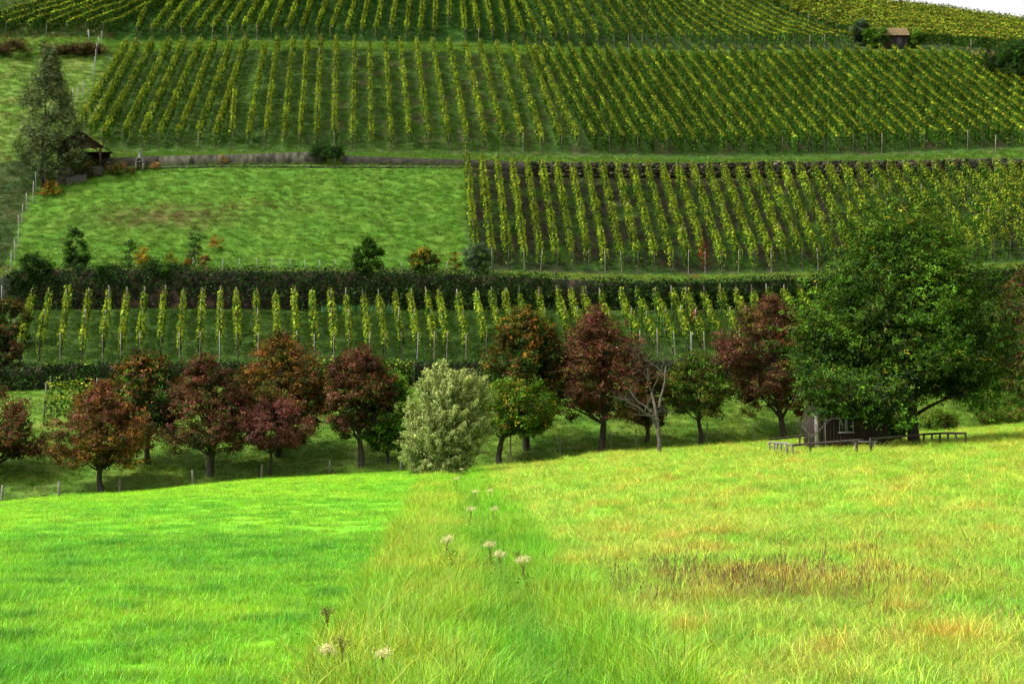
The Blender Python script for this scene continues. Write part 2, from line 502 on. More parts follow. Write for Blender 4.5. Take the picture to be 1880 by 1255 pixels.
cut = int(np.where(SEG == ix['ME'])[0][-1])          # last grid row of the meadow
def ground_obj(name, r0, r1):
    q = quads[r0:r1].reshape(-1, 4)
    base = r0 * nc
    o = make_mesh(name, Vall[base:(r1+1)*nc], q - base, M_GROUND, None, Call[base:(r1+1)*nc], smooth=True)
    o['kind'] = 'structure'
    return o
ground_obj('meadow', 0, cut)
ground_obj('hillside', cut, nr - 1)

# ------------------------------------------------------------------ leaves
def unit(v):
    return v / (np.linalg.norm(v, axis=-1, keepdims=True) + 1e-9)
def leaf_quads(Cn, Nn, size, aspect=0.62, tan=None):
    """rhombic leaf faces at centres Cn with normals Nn"""
    n = len(Cn)
    Nn = unit(Nn)
    if tan is None:
        tan = rng.normal(size=(n, 3))
    t = unit(tan - (tan * Nn).sum(1, keepdims=True) * Nn)
    b = np.cross(Nn, t)
    s_ = np.broadcast_to(np.asarray(size, float), (n,))[:, None]
    fold = Nn * s_ * 0.12
    V = np.stack([Cn - t*s_*0.5, Cn + b*s_*0.5*aspect + fold, Cn + t*s_*0.5, Cn - b*s_*0.5*aspect + fold], axis=1).reshape(-1, 3)
    Fq = np.arange(n * 4).reshape(n, 4)
    return V, Fq

def jitter(c, amt=0.25):
    c = np.asarray(c, float)
    k = np.exp(rng.normal(0, amt, size=(len(c), 1)))
    h = np.exp(rng.normal(0, amt * 0.35, size=(len(c), 3)))
    return np.clip(c * k * h, 0, 0.9)

VG = np.array([0.047, 0.117, 0.009]); VY = np.array([0.255, 0.315, 0.020]); VO = np.array([0.20, 0.12, 0.02]); VD = np.array([0.012, 0.038, 0.005]); VR = np.array([0.15, 0.022, 0.016])
STY = dict(  # leaves per metre, half width, foliage from, to, leaf size, yellow on top, yellow on sides, orange, gap chance
    lower=(92, 0.22, 0.72, 1.9, 0.18, 0.75, 0.25, 0.03, 0.16),
    middle=(120, 0.28, 0.40, 2.0, 0.18, 0.90, 0.20, 0.03, 0.02),
    upper_left=(105, 0.28, 0.45, 2.05, 0.19, 0.88, 0.10, 0.08, 0.02),
    upper_thin=(95, 0.24, 0.55, 2.05, 0.19, 0.85, 0.22, 0.06, 0.05),
    upper_thick=(165, 0.21, 0.30, 2.15, 0.175, 0.95, 0.02, 0.12, 0.0),
    top_green=(100, 0.28, 0.5, 2.1, 0.21, 0.95, 0.12, 0.04, 0.01),
    top_yellow=(130, 0.22, 0.4, 2.15, 0.19, 0.95, 0.03, 0.14, 0.0),
    cross=(110, 0.3, 0.5, 1.9, 0.16, 0.45, 0.12, 0.02, 0.05),
    far=(95, 0.32, 0.4, 2.1, 0.22, 0.95, 0.05, 0.22, 0.0),
    top_left=(120, 0.30, 0.6, 2.1, 0.21, 0.75, 0.05, 0.12, 0.03))
def ordinal(n):
    sfx = 'th' if 10 <= n % 100 <= 20 else {1: 'st', 2: 'nd', 3: 'rd'}.get(n % 10, 'th')
    return f'{n}{sfx}'
WHERE = {'lower': ('grapevine row with bare stakes on the lower terrace', 'grapevine rows on the lower terrace'),
         'middle': ('grapevine row on the middle terrace above the ivy wall', 'grapevine rows on the middle terrace'),
         'upper': ('grapevine row on the upper terrace above the long walls', 'grapevine rows on the upper terrace'),
         'top': ('grapevine row on the top slope above the grass track', 'grapevine rows on the top slope'),
         'shoulder': ('grapevine row running sideways on the far right shoulder of hill', 'grapevine rows on the shoulder of the hill'),
         'left': ('grapevine row in the top left block behind the brambles', 'grapevine rows in the top left block'),
         'cross': ('short grapevine row lying sideways behind the orchard trees', 'short grapevine rows behind the orchard')}
LOOK = dict(lower='yellow green', middle='green and yellow', upper_left='slanting green', upper_thin='thin yellow topped', upper_thick='thick green',
            top_green='yellow topped', top_yellow='dense yellow green', far='golden', top_left='dark green', )
post_me = {}
def post_mesh(h, r, mt):
    key = (round(h, 2), round(r, 3), mt.name)
    if key not in post_me:
        b = MB(); b.tube([(0, 0, -0.15), (0, 0, h*0.5), (0, 0, h)], [r, r*0.97, r*0.9], 6)
        V = np.concatenate(b.V); Fq = np.concatenate(b.F)
        o = make_mesh('post', V, Fq, mt)
        post_me[key] = o.data
        bpy.data.objects.remove(o)
    return post_me[key]
def post(parent, p, h, r=0.04, mt=None, tilt=(0, 0), name='post'):
    o = link_obj(name, post_mesh(h, r, mt or M_STAKE), parent)
    o.location = np.array(p) - np.array(parent.location)
    o.rotation_euler = (tilt[0], tilt[1], random.random() * 6)
    return o

def vine_row(P, style, label, group, red=None):
    lpm, hw, z0, z1, ls, yt, ys, og, gap = STY[style]
    seg = np.linalg.norm(np.diff(P, axis=0), axis=1)
    s_ = np.concatenate([[0], np.cumsum(seg)]); Lr = s_[-1]
    base = P[0]
    root = thing('grapevine_row', label, 'grapevine row', base.tolist(), group)
    n = int(Lr * lpm * 1.5)
    t = rng.uniform(0, Lr, n)
    # plants 1.1 m apart: bulges, heights, gaps
    sp = 1.15
    npl = int(Lr / sp) + 2
    thick = style in ('upper_thick', 'top_yellow', 'far', 'top_left', 'top_green')
    ph = rng.normal(0, 0.05 if thick else 0.12, npl); pw = np.exp(rng.normal(0, 0.16, npl)); alive = rng.random(npl) > gap
    py_ = np.clip(rng.normal(0, 0.03 if thick else 0.13, npl), -0.25, 0.3)
    k = np.clip((t / sp).astype(int), 0, npl - 1)
    keep = alive[k] | (rng.random(n) < 0.12)
    t = t[keep]; k = k[keep]; n = len(t)
    fr = (t / sp) % 1.0
    bul = 0.72 + 0.38 * np.sin(fr * math.pi)
    pos = np.stack([np.interp(t, s_, P[:, c]) for c in range(3)], axis=-1)
    tx = np.interp(t, s_, np.gradient(P[:, 0], s_)); ty = np.interp(t, s_, np.gradient(P[:, 1], s_))
    side = unit(np.stack([ty, -tx, np.zeros(n)], axis=-1))
    top = z1 + ph[k] + 0.08 * np.sin(fr * math.pi)
    hfrac = rng.beta(1.25, 1.0, n)
    zz = z0 + (top - z0) * hfrac
    shoot = rng.random(n) < 0.035
    zz = np.where(shoot, top + rng.uniform(0, 0.32, n), zz)
    prof = np.where(hfrac > 0.85, 0.75, 1.0) * np.where(hfrac < 0.15, 0.7, 1.0)
    sgn = np.where(rng.random(n) < 0.5, -1, 1)
    off = sgn * hw * pw[k] * bul * prof * rng.uniform(0.35, 1.15, n)
    off = np.where(shoot, off * 0.5, off)
    Cn = pos + side * off[:, None]; Cn[:, 2] += zz
    Nn = side * (sgn * 1.3)[:, None] + np.array([0, 0, 1.0]) * (0.15 + 2.2 * (hfrac > 0.78))[:, None] + rng.normal(0, 0.6, (n, 3))
    yc = 0.80 if style in ('upper_thick', 'top_yellow', 'far', 'top_left') else 0.70
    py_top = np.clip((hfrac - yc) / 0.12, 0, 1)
    pyel = ys + py_[k] + (yt - ys) * py_top  # yellow young shoots on top, lit crests worked into the same colour
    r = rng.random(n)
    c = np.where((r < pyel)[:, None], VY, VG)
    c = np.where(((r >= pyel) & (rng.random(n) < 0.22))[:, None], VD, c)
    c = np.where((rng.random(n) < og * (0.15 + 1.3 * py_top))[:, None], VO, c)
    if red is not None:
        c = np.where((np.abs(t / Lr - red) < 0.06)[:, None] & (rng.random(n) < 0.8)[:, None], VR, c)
    if thick: c = np.where((py_top < 0.5)[:, None], c * 0.85, c * 1.12)  # light on the crests and shade on the sides put into leaf colour
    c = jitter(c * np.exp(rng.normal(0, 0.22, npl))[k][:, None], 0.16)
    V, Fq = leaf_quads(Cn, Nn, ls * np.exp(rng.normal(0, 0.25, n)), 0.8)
    # trunks and canes, one per plant
    b = MB()
    for q in range(npl - 1):
        tt = (q + 0.5) * sp
        if tt > Lr: break
        p = np.array([np.interp(tt, s_, P[:, c_]) for c_ in range(3)])
        j = rng.normal(0, 0.05, 3)
        b.tube([p - [0, 0, 0.1], p + [j[0], j[1], z0*0.6], p + [j[1], j[2], z0 + 0.5]], [0.04, 0.03, 0.016], 4, False)
    if b.n:
        Vs_ = np.concatenate(b.V); Fs_ = np.concatenate(b.F)
        Fq = np.concatenate([Fq, Fs_ + len(V)]); V = np.concatenate([V, Vs_])
        c = np.concatenate([c, np.tile([0.035, 0.024, 0.015], (len(Fs_), 1))])
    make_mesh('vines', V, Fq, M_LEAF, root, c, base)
    step = {'lower': 4.6, 'middle': 5.0, 'upper_thin': 5.4}.get(style, 8.0)
    npost = max(2, int(Lr / step) + 1)
    for q in range(npost):
        tt = Lr * q / (npost - 1)
        if style in ('far',) and q not in (0,): continue
        if style in ('top_green', 'top_yellow', 'top_left') and q > 1: continue
        if style == 'upper_thick' and (q > 0 or random.random() < 0.6): continue
        p = np.array([np.interp(tt, s_, P[:, c_]) for c_ in range(3)])
        post(root, p, 2.0 + random.uniform(-0.1, 0.15) + (0.1 if style == 'lower' else 0), 0.04, random.choice([M_STAKE, M_DARKSTAKE, M_PALEPOST, M_STAKE] if style == 'lower' else [M_DARKSTAKE, M_DARKSTAKE, M_DARKSTAKE, M_STAKE]),
             (random.gauss(0, 0.03), random.gauss(0, 0.03)))
    return root

cnt = {}
totals = {}
for r in ROWS: totals[r[0]] = totals.get(r[0], 0) + 1
for r, P in zip(ROWS, POLY):
    ter = r[0]; cnt[ter] = cnt.get(ter, 0) + 1
    k = cnt[ter]
    wh, grp = WHERE[ter]
    if ter == 'shoulder':
        lab = f'{LOOK[r[3]]} {wh}, {ordinal(k)} from bottom'
    else:
        lab = f'{LOOK[r[3]]} {wh}, {ordinal(k)} from left'
    red = 0.5 if (ter == 'lower' and abs(r[4] - 1257) < 3) else (0.04 if ter == 'middle' and abs(r[4] - 1243) < 14 else None)
    vine_row(P, r[3], lab, grp, red)
for i, (xa, ya, xb, yb) in enumerate(CROSS):
    A = hit(xa, ya + 14); B = hit(xb, yb + 14)
    n = max(4, int(np.linalg.norm(B - A)))
    P = np.array([gnd(*(A[:2] * (1 - t) + B[:2] * t)) for t in np.linspace(0, 1, n)])
    lab = ['bright leaved vine row lying sideways just below the lower ivy wall at left', 'second sideways vine row below the ivy wall at the left edge',
           'lowest and shortest sideways vine row at left behind the red tree', 'sideways vine row behind the willow and the dark red tree', 'sideways vine row behind the round yellow green tree'][i]
    vine_row(P, 'cross', lab, WHERE['cross'][1])

# ------------------------------------------------------------------ trees and shrubs
def crown_profile(kind, h):
    if kind == 'oak':   return np.interp(h, [0, 0.12, 0.3, 0.5, 0.68, 0.85, 1], [0.80, 0.98, 1.0, 0.90, 0.72, 0.56, 0.26])
    if kind == 'cone':  return np.interp(h, [0, 0.15, 0.35, 0.6, 0.85, 1], [0.78, 1.0, 1.0, 0.80, 0.45, 0.10])
    if kind == 'tall':  return np.interp(h, [0, 0.2, 0.5, 0.8, 1], [0.55, 0.9, 1.0, 0.8, 0.25])
    if kind == 'birch': return np.interp(h, [0, 0.15, 0.35, 0.6, 0.8, 1], [0.8, 1.0, 0.95, 0.62, 0.36, 0.08])
    if kind == 'egg':   return np.interp(h, [0, 0.25, 0.5, 0.8, 1], [0.6, 0.95, 1.0, 0.72, 0.25])
    return np.sqrt(np.clip(1 - (2*h - 0.9)**2 / 1.25, 0.02, 1))      # round
def tree(name, label, cat, bx, by, xl, xr, ytop, ybot, pal, kind='round', leaves=18000, ls=0.15, nclump=70, group=None, trunk_r=0.16, flat=0.55,
         bark=None, D=None, depth=0.85, seed=0, shade=1.0, lean=0, crown_name='crown', limbs=True, aspect=0.62, extra=None):
    r = np.random.default_rng(1000 + seed)
    p = hit(bx, by) if D is None else at(float(bx), float(by), D)
    if D is not None: p = gnd(p[0], p[1])
    d = p[1]; s_ = d / F
    H = (by - ytop) * s_; hb = max((by - ybot) * s_, 0.0)
    cx = ((xl + xr) / 2 - bx) * s_; rx = (xr - xl) / 2 * s_; ry = rx * depth
    root = thing(name, label, cat, p.tolist(), group)
    ch = H - hb
    # clump centres in the crown, biased to its skin
    nclump = int(nclump * 1.9); leaves = int(leaves * 1.6); ls = ls * 0.84
    hh = r.uniform(0.0, 1.0, nclump) ** 0.95
    prof = crown_profile(kind, hh)
    az = r.uniform(0, 2*math.pi, nclump)
    lob = 1 + 0.20*np.sin(az*3 + seed + hh*4) + 0.14*np.sin(az*5 + 2*seed + hh*11)
    rr = np.sqrt(r.uniform(0.10, 1.0, nclump)) * prof * lob
    rc = (0.085 + 0.13 * r.random(nclump)) * rx * (0.62 + 0.5 * prof) * {'oak': 1.35, 'birch': 1.0}.get(kind, 1.0)
    rcap = np.maximum(prof * 1.0 - rc / rx * 0.75, 0.02)
    rr = np.minimum(rr, (rcap + 0.06 * r.random(nclump)) * np.clip(lob, 0.72, 1.06))
    CC = np.stack([cx * (0.4 + 0.6*np.minimum(1, hh*2+0.3)) + np.cos(az)*rr*rx, np.sin(az)*rr*ry, hb + (0.05 if cat == 'tree' and kind != 'birch' else 0.0)*H + rc*flat + hh*(ch - (0.05 if cat == 'tree' and kind != 'birch' else 0.0)*H - 1.9*rc*flat)], axis=-1)
    if cat == 'tree' and kind != 'birch': CC[:, 2] += np.clip(0.3 - hh, 0, 1) * (1 - rr/np.maximum(prof, 0.1)) * 0.6 * ch
    if extra is not None:
        ex_ = np.array(extra(r, p)); CC = np.concatenate([CC, ex_]); k0 = len(ex_)
        rc = np.concatenate([rc, r.uniform(0.35, 0.6, k0)]); hh = np.concatenate([hh, np.clip((ex_[:, 2]-hb)/ch, 0, 1)]); nclump += k0
    # leaves
    w = rc ** 2; w = w / w.sum()
    k = r.choice(nclump, leaves, p=w)
    v = unit(r.normal(size=(leaves, 3)))
    rad = r.beta(2.4, 1.2, leaves)
    stretch = np.stack([1 + 0.3*r.random(nclump), 1 + 0.3*r.random(nclump), flat*(0.8 + 0.5*r.random(nclump))], axis=-1)
    Pn = CC[k] + v * (rad * rc[k] * 1.1)[:, None] * stretch[k]
    Pn += r.normal(0, 0.07 * rx, (leaves, 3)) * (r.random(leaves) < 0.10)[:, None]
    # leafy sprigs poking out of the clumps
    nsp = 4
    sdir = unit(v[:nclump*nsp] * 0.7 + np.repeat(unit(CC * np.array([1, 1, 0.3]) - [0, 0, 0]), nsp, axis=0) * 0.6 + np.array([0, 0, 0.55])) if leaves > nclump*nsp else None
    if sdir is not None:
        ks = r.random(leaves) < 0.20
        t_ = r.random(leaves)[:, None]
        which = k * nsp + r.integers(0, nsp, leaves)
        spv = CC[k] + sdir[which] * (rc[k][:, None] * (0.6 + 1.5 * t_)) + r.normal(0, 0.07, (leaves, 3)) * (1.4 - t_)
        Pn = np.where(ks[:, None], spv, Pn)
    Pn[:, 2] = np.maximum(Pn[:, 2], 0.05)
    # leaves hang in bunches round twig ends
    nb = 7
    bi = (np.arange(leaves) // nb) * nb
    k = k[bi]; v = v[bi]
    Pn = Pn[bi] + r.normal(0, ls * 0.85, (leaves, 3)) * np.array([1, 1, 0.7])
    Pn[:, 2] = np.maximum(Pn[:, 2], 0.05)
    btint = np.exp(r.normal(0, 0.22, leaves))[bi]
    outw = unit(CC[k] * np.array([1, 1, 0.4]) + [0, 0, 0.01])
    Nn = v * 0.9 + np.array([0, 0, 0.75]) + outw * 0.35 + r.normal(0, 0.45, (leaves, 3))[bi] + r.normal(0, 0.35, (leaves, 3))
    # colour: each clump takes a hue by height, leaves vary round it
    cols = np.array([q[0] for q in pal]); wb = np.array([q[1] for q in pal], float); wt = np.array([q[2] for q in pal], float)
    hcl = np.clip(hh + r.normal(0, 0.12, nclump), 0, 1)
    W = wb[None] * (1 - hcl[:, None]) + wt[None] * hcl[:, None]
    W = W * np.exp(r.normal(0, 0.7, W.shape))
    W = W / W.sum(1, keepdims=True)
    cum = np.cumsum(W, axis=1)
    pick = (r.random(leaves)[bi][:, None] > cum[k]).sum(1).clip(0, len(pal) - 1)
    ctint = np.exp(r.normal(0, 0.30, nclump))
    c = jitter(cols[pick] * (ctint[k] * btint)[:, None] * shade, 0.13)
    V, Fq = leaf_quads(Pn + p, Nn, ls * np.exp(r.normal(0, 0.25, leaves)), aspect)
    make_mesh(crown_name, V, Fq, M_LEAF, root, c, p)
    # trunk and limbs
    if limbs:
        b = MB()
        tp = []
        for q in range(7):
            f = q / 6
            tp.append([lean*f + cx*0.5*f**1.5 + 0.10*math.sin(q*1.7 + seed), 0.08*math.cos(q*2.1 + seed), -0.2 + f*(hb + ch*0.78 + 0.2)])
        tp = np.array(tp)
        b.tube(tp + p, np.interp(np.linspace(0, 1, 7), [0, 0.12, 1], [trunk_r*1.25, trunk_r, trunk_r*0.18]), 8)
        order = r.permutation(nclump)[:min(nclump, 46)]
        for q in order:
            c0 = CC[q]
            zs = np.clip(c0[2] - 0.35*np.hypot(c0[0], c0[1]) - 0.1*ch, hb + 0.06*ch, tp[-1, 2]*0.95)
            s0 = np.array([np.interp(zs, tp[:, 2], tp[:, 0]), np.interp(zs, tp[:, 2], tp[:, 1]), zs])
            m_ = (s0 + c0) / 2 + np.array([0, 0, 0.06*ch]) + r.normal(0, 0.05*rx, 3)
            r0 = trunk_r * (0.42 - 0.25*zs/(H+1e-6))
            b.tube(np.array([s0, (s0+m_)/2 + r.normal(0, 0.02*rx, 3), m_, (m_+c0)/2 + r.normal(0, 0.03*rx, 3), c0]) + p, np.array([1, 0.8, 0.55, 0.35, 0.15])*r0, 5, False)
        b.build('trunk', bark or M_BARK, root, p)
    return root, p

RED = (0.15, 0.042, 0.032); DRED = (0.080, 0.032, 0.020); BRN = (0.115, 0.050, 0.018); ORG = (0.25, 0.10, 0.013); OLV = (0.075, 0.075, 0.009); DGR = (0.015, 0.036, 0.006)
GRN = (0.036, 0.092, 0.006); LGR = (0.085, 0.175, 0.010); YEL = (0.36, 0.27, 0.014); PUR = (0.098, 0.038, 0.030)
OG = 'autumn orchard trees along the meadow edge'
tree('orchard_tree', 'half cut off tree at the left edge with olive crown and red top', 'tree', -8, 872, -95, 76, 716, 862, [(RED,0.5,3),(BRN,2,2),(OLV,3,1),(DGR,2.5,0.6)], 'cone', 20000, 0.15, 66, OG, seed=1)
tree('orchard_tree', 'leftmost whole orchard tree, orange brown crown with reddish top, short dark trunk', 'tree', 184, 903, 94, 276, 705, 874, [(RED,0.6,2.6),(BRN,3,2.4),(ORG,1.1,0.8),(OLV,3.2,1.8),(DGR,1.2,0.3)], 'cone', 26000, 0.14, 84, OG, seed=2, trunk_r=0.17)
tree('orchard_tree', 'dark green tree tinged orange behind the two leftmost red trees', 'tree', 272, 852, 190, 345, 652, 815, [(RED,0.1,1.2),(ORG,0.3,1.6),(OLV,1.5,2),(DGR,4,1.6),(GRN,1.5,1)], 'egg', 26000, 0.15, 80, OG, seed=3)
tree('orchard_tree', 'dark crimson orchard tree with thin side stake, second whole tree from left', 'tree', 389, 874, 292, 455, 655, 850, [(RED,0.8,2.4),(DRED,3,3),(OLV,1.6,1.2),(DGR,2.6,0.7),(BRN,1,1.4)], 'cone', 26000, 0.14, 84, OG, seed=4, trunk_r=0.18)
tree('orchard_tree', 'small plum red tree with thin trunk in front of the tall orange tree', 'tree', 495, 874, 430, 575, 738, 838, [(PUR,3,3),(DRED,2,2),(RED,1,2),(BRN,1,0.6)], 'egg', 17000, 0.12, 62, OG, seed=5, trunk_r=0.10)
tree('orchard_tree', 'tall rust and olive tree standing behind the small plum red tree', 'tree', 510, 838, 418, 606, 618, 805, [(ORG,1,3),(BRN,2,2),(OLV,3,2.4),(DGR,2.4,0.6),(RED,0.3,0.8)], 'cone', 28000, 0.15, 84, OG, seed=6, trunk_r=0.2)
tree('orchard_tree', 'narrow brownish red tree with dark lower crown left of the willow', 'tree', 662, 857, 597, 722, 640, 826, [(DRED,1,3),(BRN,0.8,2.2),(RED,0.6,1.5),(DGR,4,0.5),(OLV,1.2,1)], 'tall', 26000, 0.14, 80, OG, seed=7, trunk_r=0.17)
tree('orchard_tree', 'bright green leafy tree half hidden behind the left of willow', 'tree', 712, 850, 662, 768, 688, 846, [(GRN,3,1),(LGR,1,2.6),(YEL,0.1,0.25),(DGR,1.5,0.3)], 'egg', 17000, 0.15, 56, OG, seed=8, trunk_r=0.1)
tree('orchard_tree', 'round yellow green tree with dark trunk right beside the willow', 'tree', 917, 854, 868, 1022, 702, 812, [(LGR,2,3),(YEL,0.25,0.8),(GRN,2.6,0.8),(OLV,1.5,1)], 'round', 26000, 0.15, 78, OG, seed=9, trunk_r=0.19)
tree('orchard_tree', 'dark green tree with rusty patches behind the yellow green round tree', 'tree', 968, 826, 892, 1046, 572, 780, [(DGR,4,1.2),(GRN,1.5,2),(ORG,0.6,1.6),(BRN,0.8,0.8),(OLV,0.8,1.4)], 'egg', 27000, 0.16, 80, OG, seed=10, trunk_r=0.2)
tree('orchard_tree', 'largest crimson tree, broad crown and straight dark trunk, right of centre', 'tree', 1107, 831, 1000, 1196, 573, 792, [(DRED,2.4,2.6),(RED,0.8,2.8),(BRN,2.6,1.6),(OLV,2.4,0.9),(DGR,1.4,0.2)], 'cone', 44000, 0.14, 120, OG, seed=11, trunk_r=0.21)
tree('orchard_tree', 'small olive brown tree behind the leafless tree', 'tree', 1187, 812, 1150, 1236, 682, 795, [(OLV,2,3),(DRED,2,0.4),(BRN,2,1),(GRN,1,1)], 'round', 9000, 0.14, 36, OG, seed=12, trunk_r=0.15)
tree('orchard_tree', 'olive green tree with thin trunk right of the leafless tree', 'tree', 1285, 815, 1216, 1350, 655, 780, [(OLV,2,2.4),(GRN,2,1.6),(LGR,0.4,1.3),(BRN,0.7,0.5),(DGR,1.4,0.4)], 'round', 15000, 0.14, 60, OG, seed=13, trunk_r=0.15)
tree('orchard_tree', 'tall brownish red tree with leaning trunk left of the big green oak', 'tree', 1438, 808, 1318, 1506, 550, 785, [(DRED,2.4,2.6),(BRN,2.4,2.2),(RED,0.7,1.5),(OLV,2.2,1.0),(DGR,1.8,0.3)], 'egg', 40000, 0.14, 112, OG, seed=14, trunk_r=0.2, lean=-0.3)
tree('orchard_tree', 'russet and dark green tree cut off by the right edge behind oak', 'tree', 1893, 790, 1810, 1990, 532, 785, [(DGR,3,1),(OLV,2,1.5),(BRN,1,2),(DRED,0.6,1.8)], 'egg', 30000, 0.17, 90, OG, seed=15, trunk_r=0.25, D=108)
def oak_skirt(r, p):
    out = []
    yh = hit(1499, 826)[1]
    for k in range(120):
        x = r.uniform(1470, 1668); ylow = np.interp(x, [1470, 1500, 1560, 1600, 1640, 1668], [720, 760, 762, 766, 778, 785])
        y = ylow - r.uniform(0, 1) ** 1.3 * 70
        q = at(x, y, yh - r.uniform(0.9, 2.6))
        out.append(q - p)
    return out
tree('oak_tree', 'huge broad dark green tree towering over the wooden hut at right', 'tree', 1679, 815, 1478, 1858, 403, 788, [(GRN,2.6,2.6),(LGR,0.7,1.9),(DGR,2.2,0.5),(OLV,0.3,0.6),(YEL,0,0.05)], 'oak', 150000, 0.15, 125, None, seed=16, trunk_r=0.30, flat=0.42, extra=oak_skirt, shade=0.88)  # brighter green weighted towards the top paints sunlit clumps into the crown
# birch and shrubs by the shelter
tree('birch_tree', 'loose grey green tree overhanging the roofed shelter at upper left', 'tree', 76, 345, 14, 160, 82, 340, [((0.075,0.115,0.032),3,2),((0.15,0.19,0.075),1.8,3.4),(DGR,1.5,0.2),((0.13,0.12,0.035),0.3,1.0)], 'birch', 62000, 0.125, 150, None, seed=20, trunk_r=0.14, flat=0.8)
def shrub(label, bx, by, xl, xr, ytop, pal, leaves=5000, ls=0.14, seed=0, nclump=26, kind='round', group=None, name='shrub', flat=0.7, D=None, limbs=True, aspect=0.62):
    return tree(name, label, 'shrub', bx, by, xl, xr, ytop, by - 2, pal, kind, leaves, ls, nclump, group, 0.05, flat, seed=seed, D=D, crown_name='foliage', limbs=limbs, aspect=aspect)
SG_ = 'shrubs on the terrace edge'
GREY = (0.075, 0.11, 0.055)
shrub('tall dark green shrub growing out of the ivy wall below the bare slope', 676, 528, 645, 706, 434, [(DGR,3,1),(GRN,2,2),(LGR,0.2,1)], 12000, 0.15, 31, 40, 'egg', SG_)
shrub('yellowing bush on the terrace edge right of the tall dark shrub', 778, 512, 752, 804, 456, [(YEL,0.3,1.4),(OLV,2,2),(DGR,2,0.5),(GRN,1,1)], 6000, 0.14, 32, 26, 'round', SG_)
shrub('grey green bush at the left foot of the middle vine rows', 868, 508, 846, 912, 446, [(GREY,2,3),(GRN,2,1),(DGR,1,0.2)], 5500, 0.13, 33, 30, 'egg', SG_)
shrub('dark young tree left on the grassy slope above the ivy wall', 138, 506, 112, 164, 420, [(DGR,3,2),(GRN,2,2)], 6000, 0.13, 34, 30, 'egg', SG_)
shrub('wispy light green sapling on the grassy slope, left of centre', 238, 494, 222, 258, 438, [(GRN,2,2),(LGR,2,2),(GREY,1,1)], 1500, 0.12, 35, 16, 'tall', SG_)
shrub('thin feathery sapling beside the pale fence posts', 356, 496, 338, 380, 414, [(GRN,2,2),(GREY,2,2),(OLV,1,1)], 1900, 0.12, 36, 20, 'tall', SG_)
shrub('orange yellow bush on the slope left of the feathery sapling', 262, 500, 246, 282, 452, [(YEL,2,3),(ORG,2,1),(OLV,1,1)], 1300, 0.12, 37, 14, 'round', SG_)
shrub('low orange bush on the slope right of the feathery sapling', 392, 460, 380, 408, 430, [(ORG,2,2),(YEL,1,1),(BRN,1,0)], 500, 0.12, 38, 8, 'round', SG_, limbs=False)
for bx_, xl_, xr_, yt_, pl_, lb_ in [(312,300,326,466,[(YEL,2,2),(LGR,1,1),(OLV,1,1)],'pale yellow bush between the two saplings on the slope edge'),(345,336,354,474,[(ORG,2,2),(OLV,1,1)],'low rusty bush at the left foot of the feathery sapling'),
        (376,366,388,466,[(BRN,2,1),(OLV,1,1),(ORG,1,2)],'thin reddish brown bush at the right foot of feathery sapling'),(836,824,848,462,[(ORG,1,2),(GRN,1,1),(OLV,2,1)],'small orange tipped bush left of the grey green bush')]:
    shrub(lb_, bx_, 500, xl_, xr_, yt_, pl_, 900, 0.11, 70 + bx_ % 7, 12, 'round', SG_)
shrub('dark rounded bush leaning on the ivy wall at far left', 62, 540, 22, 100, 468, [(DGR,4,2),(GRN,1,1)], 9000, 0.15, 39, 34, 'round', SG_)
shrub('dark bushy mound on top of the ivy wall, second from left', 196, 530, 165, 228, 484, [(DGR,4,2),(GRN,1,1.5)], 7000, 0.15, 40, 30, 'round', SG_)
shrub('broad dark green mound on the ivy wall below the orange yellow bush', 296, 520, 256, 338, 482, [(DGR,3,1.2),(GRN,2,2)], 8500, 0.15, 41, 30, 'round', SG_)
shrub('brownish tangle of scrub left of the lowest vine rows', 22, 640, -20, 52, 548, [(DGR,3,2),(BRN,0.6,1),(OLV,1,1)], 8000, 0.15, 42, 34, 'round', SG_)
shrub('dark scrub in the corner under the lowest fence posts', -2, 690, -40, 40, 600, [(DGR,3,2),(BRN,1.4,0.5)], 8000, 0.15, 43, 34, 'round', SG_)
shrub('rust coloured shrub in front of the roofed shelter', 152, 330, 128, 186, 288, [(BRN,1.4,1),(OLV,2,2),(DGR,3,1)], 3500, 0.12, 44, 22, 'round', SG_)
shrub('olive and rust bush between the shelter and the garden grill', 220, 324, 190, 250, 300, [(OLV,2,2.4),(BRN,1.4,1),(GRN,1,1)], 2600, 0.12, 45, 20, 'round', SG_, limbs=False)
shrub('small round orange tuft right of the garden grill', 287, 312, 277, 298, 297, [(ORG,2,2),((0.35,0.2,0.08),2,2)], 450, 0.11, 46, 6, 'round', SG_, limbs=False)
shrub('orange fern like bush below the birch beside fence', 95, 362, 72, 118, 332, [(ORG,2,3),(YEL,1,1.4),(GRN,1,0.5)], 1500, 0.12, 47, 14, 'cone', SG_, limbs=False)
shrub('straw coloured weeds on the pale concrete wall', 408, 302, 392, 422, 284, [(YEL,1.4,2),(ORG,1,1)], 350, 0.10, 48, 6, 'cone', SG_, limbs=False)
shrub('dark ivy mound covering the gap between the two walls', 597, 298, 566, 628, 264, [(DGR,4,3),(GRN,1,1)], 6500, 0.12, 49, 26, 'round', SG_)
shrub('grey green round bush left of the hut on hilltop', 1581, 82, 1560, 1604, 31, [(GREY,3,3),(DGR,2,0.6)], 6000, 0.2, 50, 26, 'egg', SG_, D=184)
shrub('bright green vine thicket climbing the left of the hilltop hut', 1606, 94, 1586, 1632, 54, [(LGR,2,3),(GRN,2,1)], 4000, 0.2, 51, 20, 'round', SG_, D=182)
shrub('bright green vine thicket on the right of the hilltop hut', 1682, 92, 1664, 1700, 60, [(LGR,2,3),(GRN,2,1)], 3000, 0.2, 52, 16, 'round', SG_, D=182)
